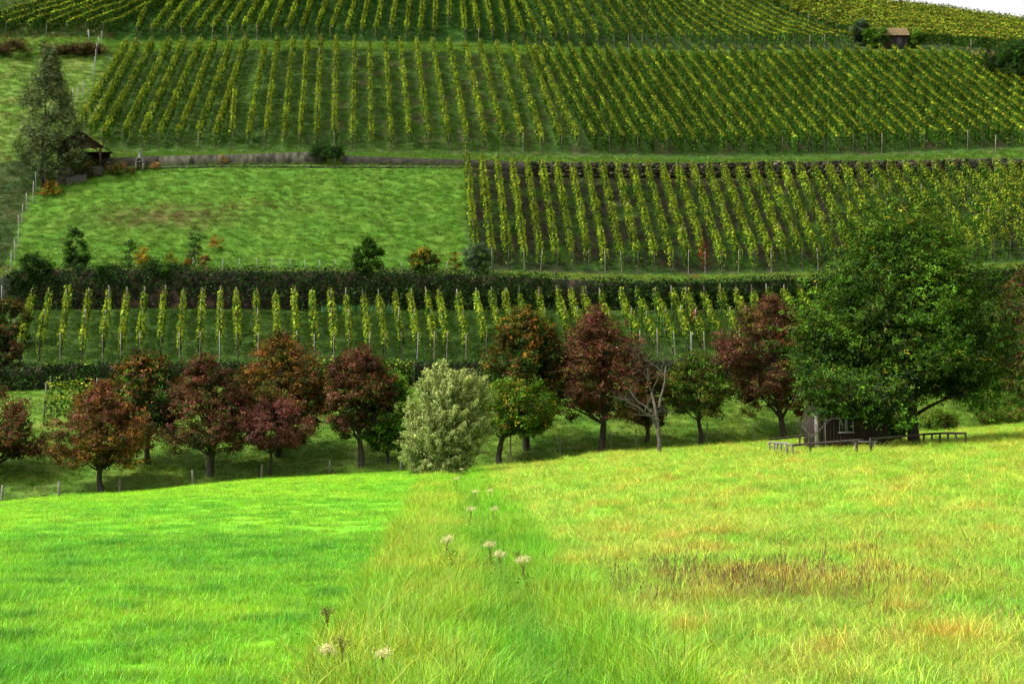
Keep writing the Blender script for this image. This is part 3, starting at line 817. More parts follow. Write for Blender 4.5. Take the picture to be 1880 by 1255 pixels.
tree('dark_tree', 'dark spreading tree cut off at the upper right edge', 'tree', 1862, 136, 1812, 1960, 46, 134, [(DGR,3,2.4),(GRN,0.8,1.2)], 'round', 22000, 0.2, 60, None, seed=53, D=171, trunk_r=0.2)
shrub('dry brown bramble patch below the dark tree at upper right', 1818, 142, 1795, 1850, 116, [(BRN,2,1),(OLV,2,2),(DGR,1,1)], 2200, 0.16, 54, 16, 'round', SG_, limbs=False)
for i, (bx, xl, xr, yt, lb) in enumerate([(30, -20, 80, 78, 'reddish brown bramble mound at the far upper left'), (110, 68, 140, 82, 'low bramble mound behind the birch top'), (160, 128, 196, 80, 'brown bramble mound beside the upper wire fence')]):
    shrub(lb, bx, 104, xl, xr, yt, [((0.10,0.055,0.03),3,2),(OLV,1.4,2),(DRED,0.6,0.4),(DGR,1,0.3)], 5500, 0.16, 55+i, 26, 'round', SG_, limbs=False, name='bramble')
# bushes round the hut
shrub('dark bush beside the hut under the big green tree', 1632, 815, 1606, 1662, 774, [(DGR,3,1.5),(GRN,2,2)], 6500, 0.10, 60, 26, 'round', None)
shrub('pale speckled bush in front of hut wall below window', 1592, 822, 1560, 1618, 788, [(DGR,3,1),(GRN,1,1.6),((0.30,0.30,0.22),0.3,0.5)], 4500, 0.08, 61, 24, 'round', None)
shrub('low bushes behind the rail fence right of the oak trunk', 1718, 800, 1690, 1762, 762, [(DGR,1,0.4),(OLV,1.4,1.6),(LGR,1,1.6)], 5500, 0.12, 62, 26, 'round', None, D=100)
shrub('low weedy hedge bank at right below the russet tree', 1830, 794, 1780, 1900, 756, [(GRN,1.5,1),(LGR,1,1.4),(OLV,1,1.2),(BRN,0.3,0.4)], 8000, 0.12, 63, 34, 'round', None, D=104)
shrub('flat dark weed clump on the meadow edge beside the round tree', 963, 854, 950, 978, 843, [(DGR,1,1),(GRN,1,1)], 700, 0.08, 64, 8, 'round', None, limbs=False)

# willow: long rising strands of narrow pale leaves
def willow():
    r = np.random.default_rng(77)
    p = hit(829, 872)
    s_ = p[1] / F
    root = thing('willow_tree', 'pale silvery green willow with upswept feathery crown reaching the ground', 'tree', p.tolist())
    ns = 760; per = 170
    P_all = []; T_all = []; cI = []
    b = MB()
    for i in range(ns):
        az = r.uniform(0, 2*math.pi); q = math.sqrt(r.uniform(0.02, 1))
        hgt = r.uniform(0.0, 1.0)
        # start on an inner stem, end on the crown skin
        prof = np.interp(hgt, [0, 0.15, 0.4, 0.7, 0.9, 1], [0.62, 0.84, 1.0, 0.92, 0.72, 0.5])
        wx = 2.5 * prof; wy = 2.3 * prof
        end = np.array([math.cos(az)*q*wx - 0.25 - 0.3*(hgt < 0.3) + 0.5*(hgt-0.3), math.sin(az)*q*wy, 0.25 + hgt * (218*s_ - 0.3) * (1 - 0.10*q*q + 0.05*math.cos(2*az) - 0.03)])
        L_ = r.uniform(0.9, 1.9)
        dirn = unit(np.array([math.cos(az)*q*0.9 + 0.18, math.sin(az)*q*0.7, 0.55 + 0.75*hgt]) + r.normal(0, 0.22, 3))
        if hgt < 0.4: dirn = unit(np.array([math.cos(az)*0.7, math.sin(az)*0.6, 0.25 + 1.0*hgt]) + r.normal(0, 0.25, 3))
        st = end - dirn * L_
        st[2] = max(st[2], 0.1)
        t = r.random(per) ** 0.8
        bend = np.array([math.cos(az), math.sin(az), -0.6]) * 0.22 * (t[:, None] ** 2)
        pts = st + (end - st) * t[:, None] + bend + r.normal(0, 0.11, (per, 3)) * (1.15 - 0.6*t)[:, None]
        P_all.append(pts); T_all.append(np.tile(end - st, (per, 1))); cI.append(np.full(per, r.normal(0, 0.22)))
        if i % 7 == 0:
            mid = (st + np.array([0, 0, 0.6])) / 2 + r.normal(0, 0.15, 3)
            b.tube(np.array([[r.normal(0, 0.15), r.normal(0, 0.15), 0.0], mid, st, end]) + p, [0.07, 0.04, 0.022, 0.006], 5, False)
    Pn = np.concatenate(P_all); T = np.concatenate(T_all); ci = np.concatenate(cI)
    Pn[:, 2] = np.maximum(Pn[:, 2], 0.03)
    n = len(Pn)
    Nn = r.normal(0, 0.7, (n, 3)) + np.array([0, 0, 0.6]) + unit(Pn * [1, 1, 0.2]) * 0.5
    base = np.array([[0.32, 0.38, 0.11], [0.23, 0.285, 0.07], [0.43, 0.48, 0.18], [0.13, 0.16, 0.042], [0.32, 0.29, 0.07]])
    c = base[r.choice(5, n, p=[0.34, 0.28, 0.16, 0.17, 0.05])] * np.exp(ci)[:, None]
    V, Fq = leaf_quads(Pn + p, Nn, 0.14 * np.exp(r.normal(0, 0.25, n)), 0.30, tan=unit(T) + r.normal(0, 0.45, (n, 3)))
    make_mesh('crown', V, Fq, M_LEAF, root, jitter(c, 0.2), p)
    for k in range(5):
        a = k * 1.3
        b.tube(np.array([[0.1*math.cos(a), 0.1*math.sin(a), -0.2], [0.3*math.cos(a), 0.3*math.sin(a), 1.2], [0.9*math.cos(a), 0.8*math.sin(a), 3.0], [1.2*math.cos(a), 1.0*math.sin(a), 4.8]]) + p, [0.16, 0.13, 0.08, 0.03], 7)
    b.build('trunk', M_BARK, root, p)
willow()

def bare_tree():
    r = np.random.default_rng(91)
    p = hit(1210, 834)
    root = thing('bare_tree', 'leafless pale barked tree with crooked branches right of the largest crimson tree', 'tree', p.tolist())
    b = MB()
    def grow(s0, d, L_, rad, lev):
        pts = [s0]; q = s0.copy(); dd = d.copy()
        n = 5
        for i in range(n):
            dd = unit(dd + r.normal(0, 0.16, 3) + np.array([0, 0, 0.03 if lev < 2 else -0.04]))
            q = q + dd * L_ / n
            pts.append(q)
        rads = np.linspace(rad, rad * 0.45, n + 1)
        b.tube(np.array(pts), rads, 6 if lev < 2 else 4, False)
        if lev >= 4: return
        nb = [5, 4, 4, 3][lev]
        for k in range(nb):
            f = r.integers(2, n + 1)
            a = r.uniform(0, 2*math.pi)
            side = np.array([math.cos(a), math.sin(a)*0.8, r.uniform(0.05, 0.6)])
            grow(pts[f], unit(dd * 0.5 + side), L_ * r.uniform(0.45, 0.68), rads[f] * 0.52, lev + 1)
    s_ = p[1] / F
    H = 205 * s_
    # main stem with two leaders
    t0 = p + np.array([0, 0, -0.2])
    grow(t0, unit(np.array([0.02, 0, 1.0])), H * 0.62, 0.15, 0)
    grow(p + np.array([0.03, 0, H*0.42]), unit(np.array([0.22, 0.1, 1.0])), H * 0.42, 0.09, 1)
    grow(p + np.array([0.0, 0, H*0.30]), unit(np.array([-0.75, 0, 0.9])), H * 0.38, 0.07, 1)
    b.build('trunk', M_BARKPALE, root, p)
    # a few clinging leaves
    k = 260
    Pn = p + np.stack([r.normal(0, 1.2, k), r.normal(0, 0.9, k), H * (0.55 + 0.2*r.normal(size=k))], axis=-1)
bare_tree()

# ------------------------------------------------------------------ walls
def wall_strip(lo, hi, ua, ub, thick, front, name_mat, h_extra=0.02, step=14, jag=0.0, base_drop=0.25, seed=5, back=0.0):
    us = np.arange(ua, ub + step, step).astype(float)
    A = L_at(lo, us); B = L_at(hi, us)
    r = np.random.default_rng(seed)
    n = len(us)
    yf = A[:, 1] - front
    top = B[:, 2] + h_extra + r.normal(0, jag, n)
    bot = A[:, 2] - base_drop
    yb = B[:, 1] + thick
    V = []
    for i in range(n):
        x0, x1 = A[i, 0], B[i, 0]
        V += [[x0, yf[i], bot[i]], [x0, yf[i], top[i]*0.5 + bot[i]*0.5], [x0, yf[i] + 0.06, top[i]], [x1, yb[i], top[i] - 0.01], [x1, yb[i], bot[i]]]
    Fq = []
    for i in range(n - 1):
        a = i*5; b = (i+1)*5
        for j in range(4):
            Fq.append([a+j, b+j, b+j+1, a+j+1])
    e = (n-1)*5
    Fq.append([0, 1, 2, 4]); Fq.append([e, e+4, e+2, e+1]); Fq.append([2, 3, 4, 4]); Fq.pop()
    return np.array(V), np.array(Fq), us
def ivy_leaves(lo, hi, ua, ub, front, dens, ls, pal, h_extra=0.15, seed=0, bare=None, droop=0.0, wavy=0.0):
    r = np.random.default_rng(seed)
    A0 = L_at(lo, float(ua)); A1 = L_at(lo, float(ub))
    length = abs(A1[0] - A0[0]); hgt = L_at(hi, (ua+ub)/2.)[2] - L_at(lo, (ua+ub)/2.)[2]
    n = int(length * (hgt + 0.6) * dens)
    u = r.uniform(ua, ub, n); f = r.uniform(-0.05, 1.12, n)
    if bare is not None:
        keep = r.random(n) > bare(u, f)
        u = u[keep]; f = f[keep]; n = len(u)
    A = L_at(lo, u); B = L_at(hi, u)
    lump = 0.5 + 0.5*snoise(A[:, 0], f*3, 1.6, seed + 3)
    hh = f * (B[:, 2] - A[:, 2] + h_extra + wavy * snoise(A[:, 0], A[:, 0]*0, 5, seed+9))
    P = A.copy(); P[:, 2] = A[:, 2] + hh
    over = np.clip((f - 0.93) / 0.19, 0, 1)
    P[:, 1] = A[:, 1] - front - 0.04 - 0.28 * lump * r.uniform(0.5, 1, n) + over * (B[:, 1] - A[:, 1] + front + 0.3) * r.random(n)
    Nn = np.array([0, -1.0, 0.5]) + r.normal(0, 0.55, (n, 3)) + over[:, None]*np.array([0, 0.5, 1.0])
    cols = np.array([q[0] for q in pal]); w = np.array([q[1] for q in pal], float); w /= w.sum()
    c = jitter(cols[r.choice(len(pal), n, p=w)] * np.exp(0.25*snoise(A[:, 0], hh, 3, seed+4))[:, None], 0.3)
    V, Fq = leaf_quads(P, Nn, ls*np.exp(r.normal(0, 0.25, n)), 0.8)
    return V, Fq, c
def walled(name, label, lo, hi, ua, ub, m, ivy=None, part='masonry', **kw):
    p = L_at(lo, (ua + ub) / 2.0)
    root = thing(name, label, 'wall', p.tolist())
    V, Fq, us = wall_strip(lo, hi, ua, ub, 0.35, 0.12, m, **kw)
    make_mesh(part, V, Fq, m, root, origin=p)
    if ivy:
        V, Fq, c = ivy_leaves(lo, hi, ua, ub, 0.12, **ivy)
        make_mesh('ivy', V, Fq, M_LEAF, root, c, p)
    return root
ivpal = [((0.011,0.030,0.004), 4), ((0.022,0.058,0.006), 3), ((0.045,0.075,0.009), 0.6), ((0.035,0.016,0.008), 0.4)]
def bareness(u, f):
    a = np.exp(-((u-330)/230)**2) * np.clip(1.15 - f*1.3, 0, 1) * 1.2
    b = 0.75 * np.exp(-((u-1055)/38)**2)
    return np.clip(a + b, 0, 0.93)
walled('ivy_covered_wall', 'long tall terrace wall under dark ivy with reddish stone showing at left', 'WB', 'WT', 8, 2150, M_EARTHWALL,
       dict(dens=150, ls=0.17, pal=ivpal, seed=4, bare=bareness, h_extra=0.18, wavy=0.12), jag=0.03, step=10)
walled('ivy_covered_wall', 'low dark ivy wall below the lower terrace behind the orchard trees', 'HB', 'HT', -300, 2100, M_EARTHWALL,
       dict(dens=130, ls=0.16, pal=ivpal, seed=14, h_extra=0.12, wavy=0.1), jag=0.02)
walled('retaining_wall', 'pale concrete wall with dark streaks right of the garden grill', 'MT', 'SW', 292, 567, M_CONC, None, 'concrete', step=30, base_drop=0.5)
walled('retaining_wall', 'dark low wall between the shelter and the pale concrete wall', 'MT', 'SW', 186, 291, M_DARKWALL, None, 'concrete', step=15, base_drop=0.5)
walled('retaining_wall', 'dark damp wall right of the ivy mound tapering into the path', 'MT', 'SW', 628, 968, M_DARKWALL, None, 'concrete', step=30, base_drop=0.5)

def stone_wall():
    r = np.random.default_rng(31)
    ua, ub = 970, 2100
    p = L_at('MT', 1240.0)
    root = thing('stone_wall', 'rough brown field stone wall above the middle vine rows', 'wall', p.tolist())
    V, Fq, us = wall_strip('MT', 'SW', ua, ub, 0.4, 0.10, M_DARKWALL, step=14, jag=0.03)
    make_mesh('wall_core', V, Fq, M_DARKWALL, root, origin=p)
    Vs = []; Fs = []; Cs = []; n = 0
    ico = np.array([[-1,-1,-1],[1,-1,-1],[1,1,-1],[-1,1,-1],[-1,-1,1],[1,-1,1],[1,1,1],[-1,1,1]], float) * 0.5
    fq = np.array([[0,3,2,1],[4,5,6,7],[0,1,5,4],[1,2,6,5],[2,3,7,6],[3,0,4,7]])
    for row in range(7):
        x = L_at('MT', float(ua))[0]
        xe = L_at('MT', float(ub))[0]
        while x < xe:
            w = r.uniform(0.16, 0.5); u = x / 142 * F + 940
            A = L_at('MT', float(u)); B = L_at('SW', float(u)); Hh = B[2] - A[2] + 0.04
            f = (row + r.uniform(0.1, 0.9)) / 7
            hh = Hh / 7 * r.uniform(0.7, 1.2)
            if r.random() < 0.72:
                c = np.array([A[0], A[1] - 0.16 - r.uniform(0, 0.06), A[2] + f * Hh])
                v = ico * np.array([w*0.92, 0.16, hh]) * (1 + r.normal(0, 0.10, (8, 3)))
                Vs.append(v + c); Fs.append(fq + n); n += 8
                base = [(0.042,0.032,0.018),(0.068,0.050,0.030),(0.020,0.018,0.011),(0.15,0.125,0.085),(0.02,0.036,0.010)][r.choice(5, p=[0.34,0.22,0.24,0.08,0.12])]
                Cs.append(np.tile(np.array(base) * math.exp(r.normal(0, 0.25)), (6, 1)))
            x += w
    m = surface_material('field_stone', (0.7, 0.7, 0.7), (1.25, 1.25, 1.25), 4, 0.9, 0.6, attr=True)
    make_mesh('stonework', np.concatenate(Vs), np.concatenate(Fs), m, root, np.concatenate(Cs), p)
stone_wall()
def kerb():
    us = np.linspace(195, 850, 60)
    b = MB()
    pts = []
    for u in us:
        q = hit(u, np.interp(u, [195, 400, 850], [312, 307, 309])); pts.append(q)
    p = pts[30]
    root = thing('stone_kerb', 'thin mossy kerb line below the concrete walls along the path', 'kerb', p.tolist())
    for a, c in zip(pts[:-1], pts[1:]):
        m_ = (a + c) / 2
        b.box(m_ + [0, 0, 0.06], (np.linalg.norm(c - a)*0.96, 0.18, 0.2 + 0.04*math.sin(m_[0]*3)), rz=math.atan2(c[1]-a[1], c[0]-a[0]))
    b.build('kerb_stones', M_CONC, root, p)
kerb()

# ------------------------------------------------------------------ fences
def fence(label, posts, r_, mt, wires=(0.35, 0.7), wr=0.006, group=None, name='wire_fence', mesh_step=None, tiltamt=0.04):
    P = [(hit(x, yb), (yb - yt) * hit(x, yb)[1] / F) for x, yt, yb in posts]
    p0 = P[0][0]
    root = thing(name, label, 'fence', p0.tolist(), group)
    for q, h in P:
        post(root, q, h, r_, mt, (random.gauss(0, tiltamt), random.gauss(0, tiltamt)))
    hm = min(h for _, h in P)
    b = MB()
    for w in wires:
        for (a, ha), (c, hc) in zip(P[:-1], P[1:]):
            n = max(2, int(np.linalg.norm(c - a) / 3))
            pts = [gnd(*(a[:2]*(1-t) + c[:2]*t)) + [0, 0, hm*w] for t in np.linspace(0, 1, n + 1)]
            b.tube(pts, wr, 3, False)
    if mesh_step:
        for (a, ha), (c, hc) in zip(P[:-1], P[1:]):
            L_ = np.linalg.norm(c - a)
            for t in np.arange(0, 1, mesh_step / L_):
                g = gnd(*(a[:2]*(1-t) + c[:2]*t))
                b.tube([g, g + [0, 0, hm*max(wires)]], wr*0.7, 3, False)
    b.build('wire_mesh' if mesh_step else 'wires', M_WIRE, root, p0)
    return root
fence('weathered wooden posts with wire mesh along the left meadow edge', [(-120,905,937),(-60,898,928),(3,890,919),(108,884,912),(220,877,904),(355,862,889),(480,852,877),(605,844,868),(735,840,864)], 0.075, M_STAKE, (0.1,0.4,0.7,0.95), 0.005, mesh_step=0.3)
fence('thin grey posts of the orchard fence behind the meadow, right of the willow', [(937,800,840),(1029,797,835),(1122,790,829),(1168,786,824),(1297,775,812),(1385,776,812),(1471,770,803),(1648,762,792),(1736,764,789),(1850,752,780)], 0.045, M_STAKE, (0.35,0.9), 0.005)
fence('row of slim pale posts climbing the slope to the top left vines', [(134,162,188),(143,158,184),(152,148,178),(169,116,147),(173,102,135),(176,90,118),(178,78,104),(181,66,93),(186,56,78)], 0.04, M_PALEPOST, (0.3,0.6,0.95), 0.005)
fence('slim pale posts descending along the left edge below the birch', [(66,314,352),(60,332,373),(49,354,388),(40,373,408),(34,394,430),(33,419,456),(27,438,478),(20,462,499),(10,494,522),(3,524,560)], 0.04, M_PALEPOST, (0.3,0.6,0.95), 0.005)
fence('short white posts on the terrace edge above the long ivy wall', [(256,470,497),(353,472,497),(409,474,498),(440,474,498),(472,474,498),(500,474,498),(532,475,499),(560,476,499),(588,477,500),(616,476,499),(647,478,500),(737,480,501),(821,480,502)], 0.03, M_PALEPOST, (0.5,0.95), 0.004)

def single_post(label, x, yt, yb, r_, mt, tilt=(0, 0), name='wooden_stake', cat='post'):
    q = hit(x, yb); h = (yb - yt) * q[1] / F
    b = MB()
    d = np.array([math.sin(tilt[0]), 0, math.cos(tilt[0])])
    b.tube([q - d*0.2, q + d*h*0.5, q + d*h], [r_, r_, r_*0.85], 7)
    o = b.build(name, mt, None, q)
    o.location = q
    return tag(o, label, cat)
single_post('pale concrete post standing in weeds at the end of top left vines', 164, 54, 74, 0.10, M_PALEPOST, (-0.12,), 'marker_post')
single_post('upright one of two pale poles leaning on the ivy wall', 1073, 524, 566, 0.045, M_PALEPOST, (0.0,), 'leaning_pole', 'pole')
single_post('slanted one of two pale poles leaning on the ivy wall', 1080, 524, 568, 0.045, M_PALEPOST, (-0.10,), 'leaning_pole', 'pole')
single_post('lone pale stake among scrub at the left edge of lower terrace', 27, 566, 596, 0.035, M_PALEPOST, (0.03,), 'wooden_stake')
single_post('tall bare stake at the right end of upper vine rows', 1827, 246, 284, 0.05, M_STAKE, (0.06,), 'wooden_stake')
single_post('wooden stake at the left end of the sideways vine rows', 92, 690, 722, 0.04, M_STAKE, (0.0,), 'wooden_stake')
single_post('tall grey pole at the rim of the shoulder vineyard', 1783, 72, 100, 0.05, M_STAKE, (0.0,), 'wooden_stake')
single_post('thin support stake beside the trunk of the dark crimson orchard tree', 381, 836, 874, 0.03, M_STAKE, (-0.12,), 'tree_stake', 'stake')
single_post('thin support stake left of the narrow brownish red tree trunk', 655, 822, 858, 0.03, M_STAKE, (-0.06,), 'tree_stake', 'stake')
single_post('thin support stake right of the largest crimson tree trunk', 1122, 792, 829, 0.03, M_STAKE, (0.0,), 'tree_stake', 'stake')
single_post('thin grey pole beside the dark tree at upper right', 1872, 118, 140, 0.04, M_PALEPOST, (0.0,), 'wooden_stake')
single_post('plank leaning against the ivy mound between the walls', 614, 274, 298, 0.06, M_PALEPOST, (0.22,), 'leaning_plank', 'plank')
q0 = hit(1800, 113); q1 = at(1777., 86., q0[1] + 3)
b = MB(); b.tube([q0, q1], [0.06, 0.05], 6)
o = b.build('handrail_pole', M_PALEPOST, None, q0); o.location = q0
tag(o, 'slanting pale wooden handrail at the end of the upper terrace', 'pole')
# pipe railing above the ivy mound
g0 = hit(566, 262); g1 = hit(624, 262)
root = thing('metal_railing', 'thin dark pipe railing above the ivy mound in the wall gap', 'railing', g0.tolist())
m_rail = surface_material('dark_pipe', (0.05,0.05,0.05), (0.10,0.10,0.095), 3, 0.5, 0.0)
b = MB()
for z in (0.35, 0.72):
    b.tube([g0 + [0,0,z], g1 + [0,0,z]], 0.02, 5)
b.build('rails', m_rail, root, g0)
for t in (0, 0.5, 1):
    g = g0*(1-t) + g1*t
    b = MB(); b.tube([g - [0,0,0.1], g + [0,0,0.78]], 0.025, 5); b.build('post', m_rail, root, g0)

# log rail fence round the hut
def log_fence():
    root_p = hit(1455, 836)
    root = thing('log_rail_fence', 'low rustic log rail fence around the wooden hut and big tree', 'fence', root_p.tolist())
    front = [(1455,817,836),(1488,814,834),(1573,808,833),(1600,805,832),(1696,797,818),(1711,796,818),(1726,795,817),(1741,795,817),(1756,795,817),(1773,795,817)]
    left = [(1412,812,828),(1421,812,830),(1427,813,831),(1434,813,833),(1444,814,836)]
    def place(L_):
        out = []
        for x, yt, yb in L_:
            q = hit(x, yb); h = (yb - yt) * q[1] / F
            b = MB(); j = rng.normal(0, 0.02, 2)
            b.tube([q - [0,0,0.2], q + [j[0], 0, h*0.5], q + [j[1], 0, h+0.05]], [0.07, 0.062, 0.06], 7)
            b.build('post', M_BARK if x > 1480 else M_STAKE, root, root_p)
            out.append(q + [0, -0.05, h])
        return out
    a = place(left); c = place(front)
    pts = a + c[:1]
    b = MB(); b.tube(pts, [0.06, 0.055, 0.065, 0.055, 0.06, 0.055], 7); b.build('rail', M_STAKE, root, root_p)
    b = MB(); b.tube(c[:5], [0.06, 0.055, 0.06, 0.05, 0.055], 7); b.build('rail', M_BARK, root, root_p)
    b = MB(); b.tube(c[4:], [0.065, 0.07, 0.06, 0.07, 0.065, 0.06], 7); b.build('rail', M_BARK, root, root_p)
    b = MB(); b.tube([q - [0, 0, 0.62] for q in c[4:]], 0.04, 6); b.build('rail', M_BARK, root, root_p)
    bk = [gnd(a[0][0] + t*3.4, a[0][1] + t*0.9) + [0, 0, 0.62 + 0.12*t] for t in (0, 0.5, 1)]
    b = MB(); b.tube(bk, 0.05, 6); b.build('rail', M_BARK, root, root_p)
    for q in bk[1:]:
        b = MB(); b.tube([q - [0,0,0.9], q], 0.05, 6); b.build('post', M_BARK, root, root_p)
log_fence()

# ------------------------------------------------------------------ huts and small built things
def planks(b, A, B, z0, z1, w=0.16, th=0.03, gap=0.012, cut=None, r=None):
    A = np.array(A, float); B = np.array(B, float); L_ = np.linalg.norm(B - A); d = (B - A) / L_
    n = int(L_ / (w + gap)); w = L_ / n - gap
    nrm = np.array([d[1], -d[0]])
    rz = math.atan2(d[1], d[0])
    for i in range(n):
        s_ = (i + 0.5) * (w + gap)
        c = A + d * s_ + nrm * (rng.uniform(0, 0.014))
        zz = [(z0, z1)]
        if cut and cut[0] < s_ < cut[1]:
            zz = [(z0, cut[2]), (cut[3], z1)]
        for a_, c_ in zz:
            if c_ - a_ > 0.02:
                b.box((c[0], c[1], (a_ + c_)/2 + rng.uniform(-0.01, 0.01)), (w, th, c_ - a_), rz=rz)
M_PLANK = surface_material('brown_boards', (0.009, 0.006, 0.004), (0.040, 0.024, 0.016), 2.5, 0.8, 0.4, (5, 5, 0.5))
M_PALEPLANK = surface_material('bleached_boards', (0.10, 0.09, 0.075), (0.26, 0.24, 0.21), 2.5, 0.8, 0.4, (5, 5, 0.5))
M_TILE = surface_material('clay_tiles', (0.045, 0.024, 0.016), (0.13, 0.062, 0.04), 5, 0.85, 0.4)
M_WHITE = surface_material('white_paint', (0.20, 0.20, 0.19), (0.34, 0.34, 0.32), 4, 0.6, 0.1)
m, nt, N_, L_n = mat('window_glass')
pg = N_.new('ShaderNodeBsdfPrincipled'); pg.inputs['Base Color'].default_value = (0.012, 0.014, 0.012, 1); pg.inputs['Roughness'].default_value = 0.08
og_ = N_.new('ShaderNodeOutputMaterial'); L_n.new(pg.outputs[0], og_.inputs[0]); M_GLASS = m
m, nt, N_, L_n = mat('blue_plastic')
pg = N_.new('ShaderNodeBsdfPrincipled'); pg.inputs['Base Color'].default_value = (0.012, 0.035, 0.10, 1); pg.inputs['Roughness'].default_value = 0.4
og_ = N_.new('ShaderNodeOutputMaterial'); L_n.new(pg.outputs[0], og_.inputs[0]); M_BLUE = m

def roof_tiles(b, p0, p1, up, length, rows=9, cols=16):
    """courses of slightly lifted tiles from eave line p0-p1, going along 'up'"""
    p0 = np.array(p0, float); p1 = np.array(p1, float); up = unit(np.array(up, float)[None])[0]
    ax = p1 - p0; W = np.linalg.norm(ax); ax /= W
    nrm = np.cross(ax, up); nrm *= np.sign(nrm[2] + 1e-9)
    for i in range(rows):
        for j in range(cols):
            a = p0 + ax*(W*j/cols) + up*(length*i/rows) + nrm*0.02
            w = W/cols*0.94; l = length/rows*1.25
            q = rng.uniform(0, 0.012)
            V = []
            for (s_, t, h) in [(0,0,0.05),(1,0,0.05),(1,1,0.0),(0,1,0.0)]:
                V.append(a + ax*w*s_ + up*l*t + nrm*(h + q))
            V += [v + nrm*0.025 for v in V]
            b.add(V, [[0,3,2,1],[4,5,6,7],[0,1,5,4],[1,2,6,5],[2,3,7,6],[3,0,4,7]])

def lower_hut():
    a = hit(1499, 826)
    y0 = a[1]; z0 = a[2] - 0.1; s_ = y0 / F
    W = 3.6; Dp = 3.0; Hh = 2.45
    x0 = a[0]; x1 = x0 + W
    root = thing('wooden_hut', 'dark plank hut with white framed window below the big green tree', 'hut', (x0 + W/2, y0 + Dp/2, z0))
    P0 = np.array([x0 + W/2, y0 + Dp/2, z0])
    wx0 = (1541 - 1499)*s_; wx1 = (1567 - 1499)*s_; wz0 = a[2] + (826 - 793)*s_; wz1 = a[2] + (826 - 766)*s_
    b = MB()
    planks(b, (x0 + 0.16, y0), (x1, y0), z0, z0 + Hh, cut=(wx0 - 0.16, wx1 - 0.16, wz0, wz1))
    planks(b, (x1, y0), (x1, y0 + Dp), z0, z0 + Hh); planks(b, (x1, y0 + Dp), (x0, y0 + Dp), z0, z0 + Hh)
    b.box((x0 + W/2, y0 + Dp/2, z0 + Hh/2), (W - 0.1, Dp - 0.12, Hh - 0.05))
    planks(b, (x0, y0 + Dp), (x0, y0 + 0.3), z0, z0 + Hh)
    b.build('wall', M_PLANK, root, P0)
    b = MB(); planks(b, (x0 - 0.01, y0 + 0.3), (x0 - 0.01, y0 + 0.0), z0, z0 + Hh); planks(b, (x0 - 0.01, y0 - 0.01), (x0 + 0.15, y0 - 0.01), z0, z0 + Hh, w=0.07); b.box((x0 + 0.46, y0 - 0.035, z0 + Hh/2), (0.06, 0.03, Hh))
    o = b.build('corner_boards', M_PALEPLANK, root, P0); o['label'] = 'bleached pale corner boards'
    # window with two casements
    cx = x0 + (wx0 + wx1)/2; cz = (wz0 + wz1)/2; ww = wx1 - wx0; wh = wz1 - wz0
    b = MB(); f = 0.032
    for sx in (-1, 1):
        c0 = cx + sx*(ww/4 + 0.01); hw = ww/4 - 0.01
        for dx in (-hw + f/2, hw - f/2): b.box((c0 + dx, y0 - 0.045, cz), (f, 0.04, wh))
        for dz_ in (-wh/2 + f/2, wh/2 - f/2): b.box((c0, y0 - 0.043, cz + dz_), (2*hw - 2*f, 0.036, f))
    win = b.build('window', M_WHITE, root, P0)
    b = MB(); b.box((cx, y0 - 0.032, cz), (ww*0.96, 0.01, wh*0.96)); b.build('pane', M_GLASS, win, P0)
    win.location = (0, 0, 0)
    b = MB(); b.box((cx, y0 - 0.07, wz0 - 0.03), (ww + 0.12, 0.1, 0.05)); b.build('sill', M_WHITE, win, P0)
    # gabled roof
    b = MB()
    ov = 0.35; rise = 0.95
    for sgn in (-1, 1):
        ey = y0 + Dp/2 + sgn*(Dp/2 + ov); ez = z0 + Hh - 0.08
        up = np.array([0, -sgn*(Dp/2 + ov), rise])
        roof_tiles(b, (x0 - ov - 0.2, ey, ez), (x1 + ov, ey, ez), up, np.linalg.norm(up), 8, 18)
    b.build('roof', M_TILE, root, P0)
    b = MB()
    for xx in (x0 - 0.05, x1 - 0.05):
        V = [[xx, y0, z0+Hh], [xx, y0+Dp, z0+Hh], [xx, y0+Dp/2, z0+Hh+0.75], [xx, y0+Dp/2, z0+Hh+0.75]]
        V2 = [[v[0]+0.06, v[1], v[2]] for v in V]
        b.add(V + V2, [[0,1,2,3],[4,7,6,5],[0,4,5,1],[1,5,6,2],[2,6,4,0]])
    b.build('gable', M_PLANK, root, P0)
    return x0, y0, z0
hx, hy, hz = lower_hut()
# bench in front of the hut
q = hit(1581, 827); q = gnd(q[0], q[1] - 0.7)
root = thing('wooden_bench', 'pale narrow bench seat standing before the hut wall', 'bench', q.tolist())
b = MB(); b.box(q + [0, 0, 0.44], (1.15, 0.30, 0.05)); b.build('seat', M_PALEPLANK, root, q)
for sx in (-0.45, 0.45):
    b = MB(); b.box(q + [sx, 0, 0.2], (0.06, 0.26, 0.44)); b.build('leg', M_STAKE, root, q)

